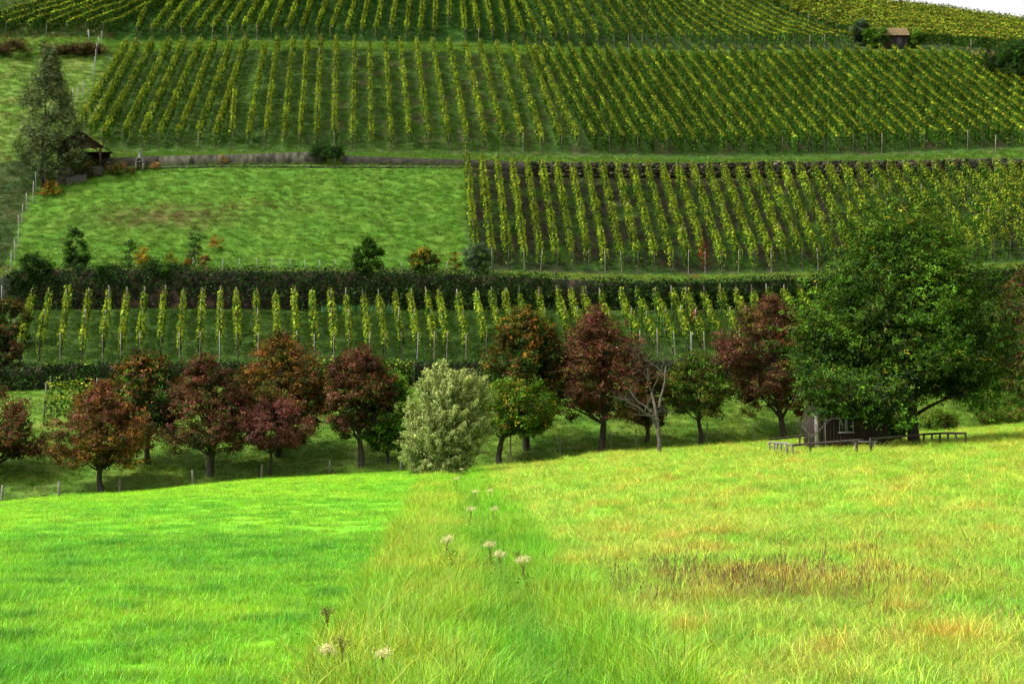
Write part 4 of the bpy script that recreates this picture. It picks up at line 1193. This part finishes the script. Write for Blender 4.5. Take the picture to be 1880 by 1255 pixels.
# little bare shrub at the hut's corner
def bare_shrub():
    r = np.random.default_rng(5)
    p = hit(1488, 832)
    root = thing('bare_shrub', 'small leafless crooked shrub at the left corner of the hut', 'shrub', p.tolist())
    b = MB()
    def grow(s0, d, L_, rad, lev):
        pts = [s0]; q_ = s0; dd = d
        for i in range(4):
            dd = unit(dd + r.normal(0, 0.22, 3)); q_ = q_ + dd*L_/4; pts.append(q_)
        b.tube(np.array(pts), np.linspace(rad, rad*0.5, 5), 5, False)
        if lev < 3:
            for k in range(3):
                a_ = r.uniform(0, 6.28)
                grow(pts[r.integers(2, 5)], unit(dd*0.5 + [math.cos(a_), math.sin(a_)*0.5, 0.5]), L_*0.62, rad*0.55, lev + 1)
    grow(p - [0, 0, 0.1], np.array([0, 0, 1.0]), 1.0, 0.045, 0)
    grow(p + [0, 0, 0.75], unit(np.array([0.9, 0, 0.6])), 1.1, 0.026, 1)
    grow(p + [0, 0, 0.8], unit(np.array([-0.5, 0, 0.9])), 0.8, 0.026, 1)
    b.build('trunk', M_BARKPALE, root, p)
bare_shrub()

def shelter():
    a = hit(150, 330); y0 = a[1]; s_ = y0 / F
    z0 = a[2] - 0.1
    xL = (96 - 940) * s_; xR = (178 - 940) * s_
    P0 = np.array([(xL+xR)/2, y0 + 1.5, z0])
    root = thing('garden_shelter', 'open brown timber shelter with tiled gable roof beside the birch', 'shelter', P0.tolist())
    Dp = 3.2
    zf = z0 + 0.1 + 25*s_     # floor
    ze = a[2] + (330 - 268)*s_; zr = a[2] + (330 - 241)*s_
    xc = (140 - 940)*s_
    m_tim = surface_material('red_brown_timber', (0.035, 0.016, 0.011), (0.085, 0.040, 0.026), 2, 0.8, 0.3, (1, 1, 4))
    b = MB(); b.box(((xL+xR)/2, y0 + Dp/2, (z0+zf)/2 - 0.2), (xR - xL, Dp, zf - z0 + 0.4))
    o = b.build('stone_base', surface_material('pale_render', (0.035,0.03,0.024), (0.12,0.105,0.085), 2.5, 0.9, 0.3), root, P0)
    for x in (xL + 0.1, xR - 0.12):
        for y in (y0 + 0.1, y0 + Dp - 0.1):
            b = MB(); b.box((x, y, (zf + ze)/2), (0.17, 0.17, ze - zf)); b.build('post', m_tim, root, P0)
    for yy in (y0 + 0.1, y0 + Dp - 0.1):
        b = MB(); b.box(((xL+xR)/2, yy, ze - 0.02), (xR - xL + 0.3, 0.16, 0.20)); b.build('beam', m_tim, root, P0)
    for sx, x in ((1, xL + 0.1), (-1, xR - 0.12)):
        b = MB(); b.tube([(x, y0 + 0.1, ze - 1.05), (x + sx*0.12, y0 + 0.1, ze - 0.55), (x + sx*0.42, y0 + 0.1, ze - 0.22), (x + sx*0.85, y0+0.1, ze - 0.08)], 0.07, 6)
        b.build('brace', m_tim, root, P0)
    b = MB(); V = [[xL - 0.1, y0 + 0.04, ze + 0.08], [xR + 0.1, y0 + 0.04, ze + 0.08], [xc, y0 + 0.04, zr - 0.12], [xc - 0.01, y0 + 0.04, zr - 0.12]]
    V2 = [[v[0], v[1] + 0.06, v[2]] for v in V]
    b.add(V + V2, [[0,1,2,3],[4,7,6,5],[0,4,5,1],[1,5,6,2],[3,7,4,0]]); b.build('gable', m_tim, root, P0)
    b = MB()
    for ex, sgn in ((xL - 0.5, -1), (xR + 0.42, 1)):
        zz = ze - 0.22
        up = np.array([xc - ex, 0, zr - zz])
        roof_tiles(b, (ex, y0 - 0.45, zz), (ex, y0 + Dp + 0.4, zz), up, np.linalg.norm(up), 9, 14)
    b.build('roof', M_TILE, root, P0)
    b = MB(); b.box(((xL+xR)/2, y0 + Dp - 0.05, (zf+ze)/2), (xR - xL - 0.2, 0.06, ze - zf)); b.box((xL + 0.1, y0 + Dp/2, (zf+ze)/2), (0.05, Dp - 0.3, ze - zf)); b.build('back_wall', M_PLANK, root, P0)
    # picket in front of the base
    b = MB()
    for i in range(13):
        x = (118 - 940)*s_ + i*0.16; g = gnd(x, y0 - 0.5)
        b.box(g + [0, 0, 0.42], (0.06, 0.03, 0.9))
    g = gnd((118-940)*s_, y0 - 0.5); o = b.build('picket_fence', M_PALEPLANK, None, g); o.location = g
    tag(o, 'short low picket fence in front of the shelter base', 'fence')
shelter()
q = hit(82, 338)
b = MB(); 
b.tube([q, q + [0,0,0.05], q + [0,0,0.5], q + [0,0,0.95], q + [0,0,1.0]], [0.27, 0.29, 0.31, 0.29, 0.26], 14)
o = b.build('water_barrel', M_BLUE, None, q, True); o.location = q; tag(o, 'blue water barrel in the shade below the birch', 'barrel')

def grill():
    q = hit(260, 308); q = gnd(q[0], q[1] - 0.6); s_ = q[1]/F
    root = thing('garden_grill', 'pale masonry garden grill with chimney standing against the dark wall', 'grill', q.tolist())
    m_ = surface_material('grill_stone', (0.07,0.065,0.053), (0.20,0.19,0.165), 5, 0.9, 0.3)
    for sx in (-0.36, 0.36):
        b = MB(); b.box(q + [sx, 0, 0.35], (0.14, 0.5, 0.9)); b.build('leg', m_, root, q)
    b = MB(); b.box(q + [0, 0, 0.83], (0.94, 0.56, 0.08)); b.build('slab', m_, root, q)
    # arched firebox
    n = 12; V = []; Fq = []
    for i in range(n + 1):
        a_ = math.pi * i / n
        for rr, y in ((0.30, -0.26), (0.42, -0.26), (0.42, 0.26), (0.30, 0.26)):
            V.append(q + [rr*math.cos(a_), y, 0.86 + rr*math.sin(a_)*1.05])
    for i in range(n):
        for j in range(4):
            Fq.append([i*4+j, (i+1)*4+j, (i+1)*4+(j+1)%4, i*4+(j+1)%4])
    make_mesh('firebox', V, Fq, m_, root, origin=q)
    b = MB(); b.tube([q + [0,0.05,1.16], q + [0,0.05,1.45], q + [0,0.05,1.7]], [0.36, 0.22, 0.17], 4); b.build('hood', m_, root, q)
    b = MB(); b.tube([q + [0,0.05,1.55], q + [0,0.05,1.74]], [0.17, 0.17], 8)
    pts = [q + [-0.13, 0.05, 1.7]] + [q + [-0.13*math.cos(t), 0.05, 1.95 + 0.15*math.sin(t)] for t in np.linspace(0, math.pi, 7)] + [q + [0.13, 0.05, 1.7]]
    b.tube(pts, 0.05, 6); b.build('chimney', m_, root, q)
grill()

def top_hut():
    q = at(1642., 92., 181.5); q = gnd(q[0], q[1]); s_ = q[1]/F
    root = thing('vineyard_hut', 'small vineyard hut with mossy tiled roof near the hilltop', 'hut', q.tolist())
    W = 3.7; Dp = 2.4; Hh = 1.9
    ez = q[2] + 1.7
    b = MB(); b.box(q + [0, Dp/2, Hh/2 - 0.3], (W - 0.1, Dp - 0.1, Hh))
    planks(b, (q[0] - W/2, q[1]), (q[0] + W/2, q[1]), q[2] - 0.2, ez); planks(b, (q[0] + W/2, q[1]), (q[0] + W/2, q[1] + Dp), q[2] - 0.2, ez)
    b.build('wall', M_PLANK, root, q)
    m_ = surface_material('mossy_tiles', (0.13, 0.16, 0.035), (0.30, 0.15, 0.09), 2.2, 0.9, 0.3, c3=(0.24, 0.17, 0.085))
    b = MB(); up = np.array([0.0, Dp/2 + 0.3, 1.35])
    roof_tiles(b, q + [-W/2 - 0.2, -0.3, 1.66], q + [W/2 + 0.2, -0.3, 1.66], up, np.linalg.norm(up), 7, 12)
    up = np.array([0.0, -Dp/2 - 0.3, 1.35])
    roof_tiles(b, q + [-W/2 - 0.2, Dp + 0.3, 1.66], q + [W/2 + 0.2, Dp + 0.3, 1.66], up, np.linalg.norm(up), 7, 12)
    b.build('roof', m_, root, q)
    b = MB(); b.box(q + [0.75, -0.05, 0.8], (0.75, 0.05, 1.6)); b.build('door', surface_material('grey_door', (0.03,0.027,0.028), (0.06,0.054,0.056), 3), root, q)
top_hut()

# ------------------------------------------------------------------ grass
def tuft_collection(name, variants, blades, radius, h, w, lean, cvar, seed):
    """loose grass tufts: every blade is a bent tapering strip"""
    c = bpy.data.collections.new(name)
    r = np.random.default_rng(seed)
    for v in range(variants):
        n = blades
        a = r.uniform(0, 2*math.pi, n); rr = np.sqrt(r.random(n)) * radius
        base = np.stack([np.cos(a)*rr, np.sin(a)*rr, np.full(n, -0.02)], -1)
        az = r.uniform(0, 2*math.pi, n)
        d = np.stack([np.cos(az), np.sin(az), np.zeros(n)], -1)
        H = h * np.exp(r.normal(0, 0.28, n)); ln = lean * np.abs(r.normal(0.5, 0.6, n)) * H
        side = np.stack([-np.sin(az + r.normal(0, 0.6, n)), np.cos(az), np.zeros(n)], -1)
        side = unit(side)
        ts = np.array([0, 0.4, 0.75, 1.0]); ws = np.array([1.0, 0.85, 0.55, 0.04])
        V = []
        for t, ww in zip(ts, ws):
            cpt = base + d * (ln * t**2.0)[:, None] + np.array([0, 0, 1.0]) * (H * (t - 0.25*lean*t**3))[:, None]
            V.append(cpt - side * w * ww * 0.5); V.append(cpt + side * w * ww * 0.5)
        V = np.stack(V, axis=1).reshape(-1, 3)
        o = np.arange(n)[:, None] * 8
        Fq = np.concatenate([o + np.array([[0, 1, 3, 2]]), o + np.array([[2, 3, 5, 4]]), o + np.array([[4, 5, 7, 6]])])
        cc = np.exp(r.normal(0, cvar, (n, 1))) * np.exp(r.normal(0, cvar*0.5, (n, 3)))
        straw = r.random(n) < 0.08
        cc[straw] *= np.array([1.7, 1.05, 2.2])
        cc = np.concatenate([cc, cc, cc])
        me_o = make_mesh(f'{name}_tuft', V, Fq, M_GRASS, None, np.clip(cc, 0, 3))
        COL.objects.unlink(me_o); c.objects.link(me_o)
    return c
def seed_collection(name, seed):
    c = bpy.data.collections.new(name); r = np.random.default_rng(seed)
    for v in range(3):
        Vs = []; Fs = []; Cs = []; n0 = 0
        for k in range(7):
            x, y = r.normal(0, 0.12, 2); h = r.uniform(0.22, 0.55); lx, ly = r.normal(0, 0.06, 2)
            b = MB(); b.tube([(x, y, 0), (x + lx*0.5, y + ly*0.5, h*0.6), (x + lx, y + ly, h)], [0.0035, 0.003, 0.0025], 3, False)
            n1 = len(np.concatenate(b.F))
            b.tube([(x + lx, y + ly, h - 0.01), (x + lx*1.05, y + ly*1.05, h + 0.012), (x + lx*1.1, y + ly*1.1, h + 0.035), (x + lx*1.1, y + ly*1.1, h + 0.05)], [0.003, 0.0048, 0.0048, 0.002], 5)
            V = np.concatenate(b.V); Fq = np.concatenate(b.F)
            cc = np.tile(np.array([0.24, 0.14, 0.045]), (len(Fq), 1)); cc[n1:] = (0.15, 0.075, 0.032)
            Vs.append(V); Fs.append(Fq + n0); Cs.append(cc); n0 += len(V)
        o = make_mesh(f'{name}_stalks', np.concatenate(Vs), np.concatenate(Fs), M_GRASS, None, np.concatenate(Cs))
        COL.objects.unlink(o); c.objects.link(o)
    return c
def scatter(name, label, coll, P, tint, scl, seed, tiltn=0.08, jit=0.14):
    r = np.random.default_rng(seed)
    n = len(P)
    me = bpy.data.meshes.new(name)
    me.vertices.add(n); me.vertices.foreach_set('co', np.asarray(P, np.float32).ravel())
    a = me.attributes.new('rotv', 'FLOAT_VECTOR', 'POINT')
    rot = np.stack([r.normal(0, tiltn, n), r.normal(0, tiltn, n), r.uniform(0, 6.28, n)], -1).astype(np.float32)
    a.data.foreach_set('vector', rot.ravel())
    a = me.attributes.new('scl', 'FLOAT_VECTOR', 'POINT')
    a.data.foreach_set('vector', np.asarray(scl, np.float32).ravel())
    a = me.attributes.new('tint', 'FLOAT_COLOR', 'POINT')
    tint = np.asarray(tint) * np.exp(r.normal(0, jit, (n, 1))) * np.exp(r.normal(0, jit*0.5, (n, 3)))
    c4 = np.ones((n, 4), np.float32); c4[:, :3] = tint
    a.data.foreach_set('color', c4.ravel())
    o = link_obj(name, me)
    o['kind'] = 'stuff'; o['label'] = label; o['category'] = 'grass'
    ng = bpy.data.node_groups.new(name, 'GeometryNodeTree')
    ng.interface.new_socket('Geometry', in_out='INPUT', socket_type='NodeSocketGeometry')
    ng.interface.new_socket('Geometry', in_out='OUTPUT', socket_type='NodeSocketGeometry')
    N = ng.nodes; L = ng.links
    gi = N.new('NodeGroupInput'); go = N.new('NodeGroupOutput')
    ip = N.new('GeometryNodeInstanceOnPoints'); ci = N.new('GeometryNodeCollectionInfo')
    ci.inputs['Collection'].default_value = coll
    ci.inputs['Separate Children'].default_value = True
    ci.inputs['Reset Children'].default_value = True
    ip.inputs['Pick Instance'].default_value = True
    def na(nm, ty):
        q = N.new('GeometryNodeInputNamedAttribute'); q.data_type = ty; q.inputs['Name'].default_value = nm
        return q.outputs['Attribute']
    e2r = N.new('FunctionNodeEulerToRotation')
    L.new(na('rotv', 'FLOAT_VECTOR'), e2r.inputs[0]); L.new(e2r.outputs[0], ip.inputs['Rotation'])
    L.new(na('scl', 'FLOAT_VECTOR'), ip.inputs['Scale'])
    rv = N.new('FunctionNodeRandomValue'); rv.data_type = 'INT'
    for s_ in rv.inputs:
        if s_.name == 'Max' and s_.type == 'INT': s_.default_value = 50
    L.new([q for q in rv.outputs if q.type == 'INT'][0], ip.inputs['Instance Index'])
    L.new(gi.outputs[0], ip.inputs['Points']); L.new(ci.outputs[0], ip.inputs['Instance'])
    L.new(ip.outputs[0], go.inputs[0])
    md = o.modifiers.new('tufts', 'NODES'); md.node_group = ng
    return o

# ground height lookup for many points: sample grid of the loft in screen-fan order
def sample_ground(n, yrng, dens_fn, margin=260, seed=0, umin=None, umax=None):
    """random ground points between two depths inside the fan the camera and its neighbours see"""
    r = np.random.default_rng(seed)
    y0, y1 = yrng
    # density falls with depth
    yy = r.uniform(0, 1, n * 3)
    Ys = y0 + (y1 - y0) * yy
    ulo = (umin if umin is not None else -margin); uhi = (umax if umax is not None else 1880 + margin)
    wmax = y1
    keep = r.random(len(Ys)) < dens_fn(Ys) * (Ys / wmax)
    Ys = Ys[keep]
    Xs = (r.uniform(ulo, uhi, len(Ys)) - 940) / F * Ys
    return Xs, Ys
def drop(Xs, Ys):
    return np.array([gnd(x, y) for x, y in zip(Xs, Ys)])

T_SHORT = tuft_collection('short_grass', 5, 95, 0.17, 0.095, 0.0042, 0.9, 0.34, 1)
T_MID = tuft_collection('meadow_grass_clumps', 5, 95, 0.19, 0.17, 0.0042, 1.1, 0.38, 2)
T_TALL = tuft_collection('tall_grass_clumps', 6, 110, 0.20, 0.34, 0.0046, 0.75, 0.45, 3)
T_HILL = tuft_collection('hill_grass_clumps', 5, 55, 0.30, 0.19, 0.016, 1.1, 0.45, 4)
T_SEED = seed_collection('seed_heads', 5)

def edge_y(x, y):
    u = x / np.maximum(y, 1) * F + 940
    return np.interp(u, [-300,0,740,1200,1500,1880,2200], [78,80,85,90,95,106,110])
# meadow
dens = lambda Y: np.clip((16 / Y) ** 1.25, 0.045, 1)
Xs, Ys = sample_ground(60000, (7.5, 106), lambda Y: np.clip((14 / Y) ** 0.9, 0.16, 1), seed=11)
k = Ys < edge_y(Xs, Ys) - 0.3
Xs, Ys = Xs[k], Ys[k]
# extra close tufts where the camera sees every blade
r_ = np.random.default_rng(12)
yn = 7.5 + 22 * r_.random(30000) ** 0.8
xn = r_.uniform(-1, 1, len(yn)) * (0.46 * yn + 6.0)
kk = (np.abs(xn) < 0.46 * yn + 0.5) | (r_.random(len(yn)) < 0.55)
yn, xn = yn[kk], xn[kk]
Xs = np.concatenate([Xs, xn]); Ys = np.concatenate([Ys, yn])
vg = verge(Xs, Ys)
isl = Xs < np.interp(Ys, ver_y, (ver_l + ver_r) / 2)
P = drop(Xs, Ys)
n1 = snoise(Xs, Ys, 5, 21); n3 = snoise(Xs, Ys, 16, 23); n2 = snoise(Xs, Ys, 1.6, 24)
far = np.clip((Ys - 15) / 60, 0, 1)
widen = 1 + 1.8 * far
lft = isl & (vg < 0.35)
tl = mixc(np.ones((len(Xs), 3)) * [0.12, 0.36, 0.012], (0.27, 0.46, 0.016), np.clip(0.18 + 0.35*n3 + 0.55*far + 0.25*n1, 0, 1))
tl = mixc(tl, (0.055, 0.24, 0.012), np.clip(n2 * 1.1 - 0.15 - 0.2*far, 0, 0.75))
scl = np.stack([widen, widen, (1.0 + 0.45*n2) * (1 - 0.1*far)], -1)
scatter('mown_meadow_grass', 'short vivid green mown grass left of the rough strip', T_SHORT, P[lft], tl[lft], scl[lft], 1)
rgt = (~isl) & (vg < 0.35)
tr_ = mixc(np.ones((len(Xs), 3)) * [0.19, 0.39, 0.026], (0.36, 0.41, 0.045), np.clip(0.40 + 0.55*n1, 0, 1))
tr_ = mixc(tr_, (0.46, 0.27, 0.035), np.clip(1.1*n2 + 0.3*n1 - 0.50 + 0.25*(snoise(Xs, Ys, 8, 40)), 0, 0.75))
n4 = snoise(Xs, Ys, 0.7, 25)
tr_ = mixc(tr_, (0.32, 0.26, 0.04), 0.45*np.exp(-((Xs - 2.8)/1.3)**2 - ((Ys - 17.4)/1.8)**2))
tr_ = mixc(tr_, (0.44, 0.36, 0.05), np.clip(n4*0.9 - 0.2, 0, 0.6))
tr_ = mixc(tr_, (0.09, 0.30, 0.02), np.clip(-n4*0.9 - 0.25, 0, 0.6))
tr_ = mixc(tr_, (0.12, 0.34, 0.014), np.clip(-0.9*n2 - 0.35, 0, 0.6))
scatter('rough_meadow_grass', 'yellow green rough grass with orange patches on the right', T_MID, P[rgt], tr_[rgt], scl[rgt], 2, 0.15)
vgs = vg >= 0.25
tv = mixc(np.ones((len(Xs), 3)) * [0.14, 0.35, 0.010], (0.32, 0.36, 0.026), np.clip(0.15 + 0.5*n1 + 0.30*(Xs < np.interp(Ys, ver_y, ver_l) + 1.3), 0, 1))
tv = mixc(tv, (0.06, 0.24, 0.02), np.clip(0.5 - np.abs(Xs - np.interp(Ys, ver_y, (ver_l+ver_r)/2) - 0.4)/0.8, 0, 0.6))
sv = scl.copy(); sv[:, :2] = 1 + 0.9*far[:, None]; sv[:, 2] = (0.85 + 0.3*n2) * (1 - 0.5*far)
scatter('verge_grass', 'tall tangled uncut grass strip running from the front to the willow', T_TALL, P[vgs], tv[vgs], sv[vgs], 3, 0.13)
# dark seed heads
r_ = np.random.default_rng(15)
c1 = np.stack([r_.normal(2.45, 0.75, 125), r_.normal(17.6, 1.1, 125)], -1)
c2 = np.stack([r_.normal(3.9, 0.8, 50), r_.normal(17.3, 0.9, 50)], -1)
c3 = np.stack([r_.uniform(1.6, 7, 50), r_.uniform(13, 23, 50)], -1)
Q = np.concatenate([c1, c2, c3]); Q = Q[Q[:, 0] > 0.9]
scatter('dark_seed_heads', 'patch of brown stalks with dark seed heads in the right meadow', T_SEED, drop(Q[:, 0], Q[:, 1]), np.ones((len(Q), 3)), np.ones((len(Q), 3)) * r_.uniform(0.5, 0.9, (len(Q), 1)), 4, 0.25, 0.3)
# hillside grass
def hill_grass():
    r = np.random.default_rng(18)
    PP = []; CC_ = []; SS = []
    def strip(a, b, ua, ub, dens, size, hgt, cfn, t0=0.0, t1=1.0):
        A0 = L_at(a, np.array([ua, ub], float)); B0 = L_at(b, np.array([ua, ub], float))
        area = abs(A0[1,0]-A0[0,0]) * np.hypot(np.mean(B0[:,1]-A0[:,1]), np.mean(B0[:,2]-A0[:,2]))
        n = int(area * dens * 2.0); size = size * 0.8; hgt = hgt * 0.8
        u = r.uniform(ua, ub, n); t = r.uniform(t0, t1, n)
        A = L_at(a, u); B = L_at(b, u); P_ = A + (B-A)*t[:, None]
        P_ = drop(P_[:, 0], P_[:, 1])
        PP.append(P_); CC_.append(cfn(u, t, P_)); SS.append(np.stack([np.full(n, size), np.full(n, size), hgt*np.exp(r.normal(0, 0.3, n))], -1))
    def cf(a, b, c=None, wc=0.0):
        def f(u, t, P_):
            m = np.clip(0.4 + 0.22*snoise(P_[:,0], P_[:,1], 11, 51) + 0.10*snoise(P_[:,0]*0.4, P_[:,1]*1.6, 1.5, 52), 0, 1)
            out = mixc(np.ones((len(u), 3))*np.array(a), b, m)
            if c is not None: out = mixc(out, c, np.clip(snoise(P_[:,0], P_[:,1], 4, 53)*0.8 + wc, 0, 0.9))
            return out
        return f
    G1, G2 = (0.045, 0.115, 0.005), (0.095, 0.180, 0.009)  # dark hill turf tones, cloud shadow included in the colour
    strip('ME','HB', -150, 2000, 5, 1.2, 0.8, cf((0.075,0.18,0.008), (0.15,0.22,0.013), (0.13,0.11,0.02), -0.3))
    strip('MT','SW', -60, 200, 5, 1.2, 0.9, cf((0.03,0.08,0.006), (0.07,0.11,0.012)))  # dark tufts carry the left margin's shade in their colour
    strip('SW','UB', -60, 180, 5, 1.2, 0.9, cf((0.03,0.08,0.006), (0.07,0.12,0.012)))
    strip('HT','WB', 0, 1900, 6, 1.1, 0.8, cf(G1, G2))
    strip('WT','MB', 0, 2000, 8, 1.2, 1.0, cf((0.09,0.19,0.009), (0.17,0.20,0.024), (0.17,0.10,0.025), -0.3))
    def cmid(u, t, P_):
        out = cf((0.062,0.165,0.008), (0.125,0.225,0.016), (0.10,0.13,0.02), -0.45)(u, t, P_)
        red = np.exp(-(((u-300)/130)**2 + ((t-0.48)/0.10)**2)) + 0.8*np.exp(-(((u-480)/160)**2 + ((t-0.56)/0.05)**2))
        out = mixc(out, (0.12, 0.07, 0.02), np.clip(red*(0.7+0.5*snoise(P_[:,0], P_[:,1], 2, 57)), 0, 0.8))
        dk = cf((0.03,0.075,0.006), (0.06,0.10,0.012), (0.08,0.05,0.02), -0.2)(u, t, P_)  # left margin tufts tinted dark, painting in the shadow on the grass
        w = np.clip((10 + 56*t + 8*snoise(P_[:,0], P_[:,1], 3, 58) - u)/6 + 0.5, 0, 1)[:, None]
        return out*(1-w) + dk*w
    strip('MB','MT', -60, 860, 6, 1.3, 0.75, cmid)
    def csoil(u, t, P_):
        return cf((0.015,0.055,0.005), (0.035,0.08,0.007))(u, t, P_)
    strip('MB','MT', 866, 2000, 2.0, 1.2, 0.8, csoil)
    strip('MT','SW', 200, 860, 6, 1.0, 0.8, cf((0.08,0.18,0.009), (0.14,0.16,0.024)), 0.0, 0.15)
    strip('SW','UB', 180, 2000, 7, 1.2, 1.0, cf((0.055,0.16,0.007), (0.11,0.18,0.015), (0.14,0.10,0.03), -0.35), 0.12, 1)
    strip('UB','UT', 195, 1000, 3.4, 1.5, 0.8, cf(G1, G2, (0.06,0.04,0.014), -0.35))
    strip('UB','UT', 1000, 2000, 1.2, 1.5, 0.8, cf(G1, G2))
    strip('UB','UT', -60, 195, 3.6, 1.6, 0.9, cf((0.07,0.17,0.010), (0.155,0.22,0.024), (0.14,0.10,0.03), -0.2))
    strip('UT','UP', -60, 1950, 6, 1.5, 1.0, cf((0.08,0.19,0.009), (0.14,0.22,0.017)))
    strip('UP','RG', 210, 1150, 1.6, 1.8, 0.8, cf((0.025,0.10,0.008), (0.06,0.14,0.012)), 0, 0.45)
    strip('UP','RG', -60, 210, 2.2, 1.8, 0.9, cf((0.04,0.12,0.010), (0.08,0.15,0.018), (0.20,0.10,0.04), 0.05), 0, 0.45)
    scatter('hillside_grass', 'short green grass covering the terraces between the vine rows', T_HILL, np.concatenate(PP), np.concatenate(CC_), np.concatenate(SS), 6, 0.15, 0.10)
hill_grass()
# pale grass clump at the ivy wall foot and dry grass near the handrail
def clump(label, pts, tint, seed, s_=1.6):
    r = np.random.default_rng(seed); P_ = []
    for x, y in pts:
        q = hit(x, y)
        for k in range(16):
            P_.append(gnd(q[0] + r.normal(0, 0.35), q[1] + r.normal(0, 0.25)))
    P_ = np.array(P_); n = len(P_)
    return scatter('grass_clump', label, T_HILL, P_, np.ones((n, 3))*np.array(tint)*np.exp(r.normal(0, 0.15, (n, 1))), np.stack([np.full(n, 1.4), np.full(n, 1.4), r.uniform(1.6, 3.0, n)*s_], -1), seed, 0.3)
clump('pale bluish green tall grass at the foot of the ivy wall', [(604,572),(622,572),(640,570),(668,570),(690,570),(712,571)], (0.10, 0.24, 0.07), 61, 1.2)
clump('straw coloured dry grass beside the slanting handrail', [(1790,106),(1800,106),(1812,107),(1822,107)], (0.42, 0.27, 0.11), 62, 1.4)

# meadowsweet plants in the verge
def meadowsweet(label, px, py_head, s_=1.0, D=None, seed=0, brown=False):
    r = np.random.default_rng(300 + seed)
    h = (0.85 + 0.15*r.random()) * s_
    # depth from the head's height above the ground
    y = D
    if y is None:
        y = 11.0
        for _ in range(40):
            g = gz((px - 940)/F*y, y) + h
            yy = 794 - (g - CAMZ)/y*F
            if yy > py_head: y += 0.05 * y
            else: break
    x = (px - 940)/F*y
    p = gnd(x, y)
    root = thing('meadowsweet', label, 'flower', p.tolist(), 'cream flowers along the rough strip')
    b = MB(); tips = []
    top = p + [r.normal(0, 0.05), r.normal(0, 0.05), h*0.8]
    b.tube([p - [0,0,0.05], p + [0.01, 0, h*0.4], top], [0.006, 0.005, 0.004], 5, False)
    for k in range(6 if not brown else 9):
        a = r.uniform(0, 6.28); e = top + [math.cos(a)*0.06*s_, math.sin(a)*0.06*s_, r.uniform(0.06, 0.14)*h]
        b.tube([top - [0, 0, r.uniform(0, 0.15)], (top + e)/2 + [0,0,-0.01], e], [0.003, 0.0025, 0.002], 4, False); tips.append(e)
    m_ = surface_material('flower_stalk', (0.10,0.07,0.02), (0.20,0.14,0.04), 5, 0.8, 0.0)
    b.build('stalk', m_, root, p)
    C_ = np.concatenate([t + r.normal(0, 0.020, ((45 if not brown else 14), 3))*[1.3, 1.3, 0.8] for t in tips])
    base = [0.62, 0.54, 0.26] if not brown else [0.13, 0.10, 0.03]
    V, Fq = leaf_quads(C_, r.normal(size=C_.shape) + [0, -0.6, 0.8], 0.014, 0.9)
    make_mesh('blossom', V, Fq, M_LEAF, root, jitter(np.tile(base, (len(C_), 1)), 0.12), p)
    n = 60 if not brown else 8; hh = r.uniform(0.1, 0.7, n)
    C_ = p + np.stack([r.normal(0, 0.07, n), r.normal(0, 0.07, n), hh*h], -1)
    V, Fq = leaf_quads(C_, r.normal(size=C_.shape) + [0, 0, 1.2], 0.055, 0.4)
    make_mesh('leaves', V, Fq, M_LEAF, root, jitter(np.tile([0.10, 0.22, 0.02], (n, 1)), 0.2), p)
fl = [(967,1018,'largest cream flower head, right of the strip in the middle distance'),(832,984,'cream flower spray left of centre in the rough strip'),(904,985,'cream flower spray above the largest flower head'),(921,1004,'small cream flower between the two larger sprays'),
      (874,900,'cream flower cluster highest in the strip centre'),(903,895,'small cream flower right of the highest cluster'),(909,928,'cream flower right of the strip halfway to the willow'),(861,931,'tiny cream flower on the shaded side of strip'),
      (838,876,'cream flower directly below the willow trunk'),(846,858,'topmost tiny flower by the willow trunk'),(608,1178,'low cream flower nearest the mown meadow at bottom'),(697,1212,'nearest cream flower at the bottom of the picture')]
for i, (x, y, lb) in enumerate(fl):
    meadowsweet(lb, x, y, 0.8 if i < 10 else 0.42, seed=i)
for i, (x, y, lb) in enumerate([(588,1118,'brown dock stalk on the left border of the rough strip'),(648,1188,'brown dock stalk at the bottom left of the rough strip'),(944,1010,'thin brown dock stalk left of the largest cream flower')]):
    meadowsweet(lb, x, y, 0.5, seed=40 + i, brown=True)
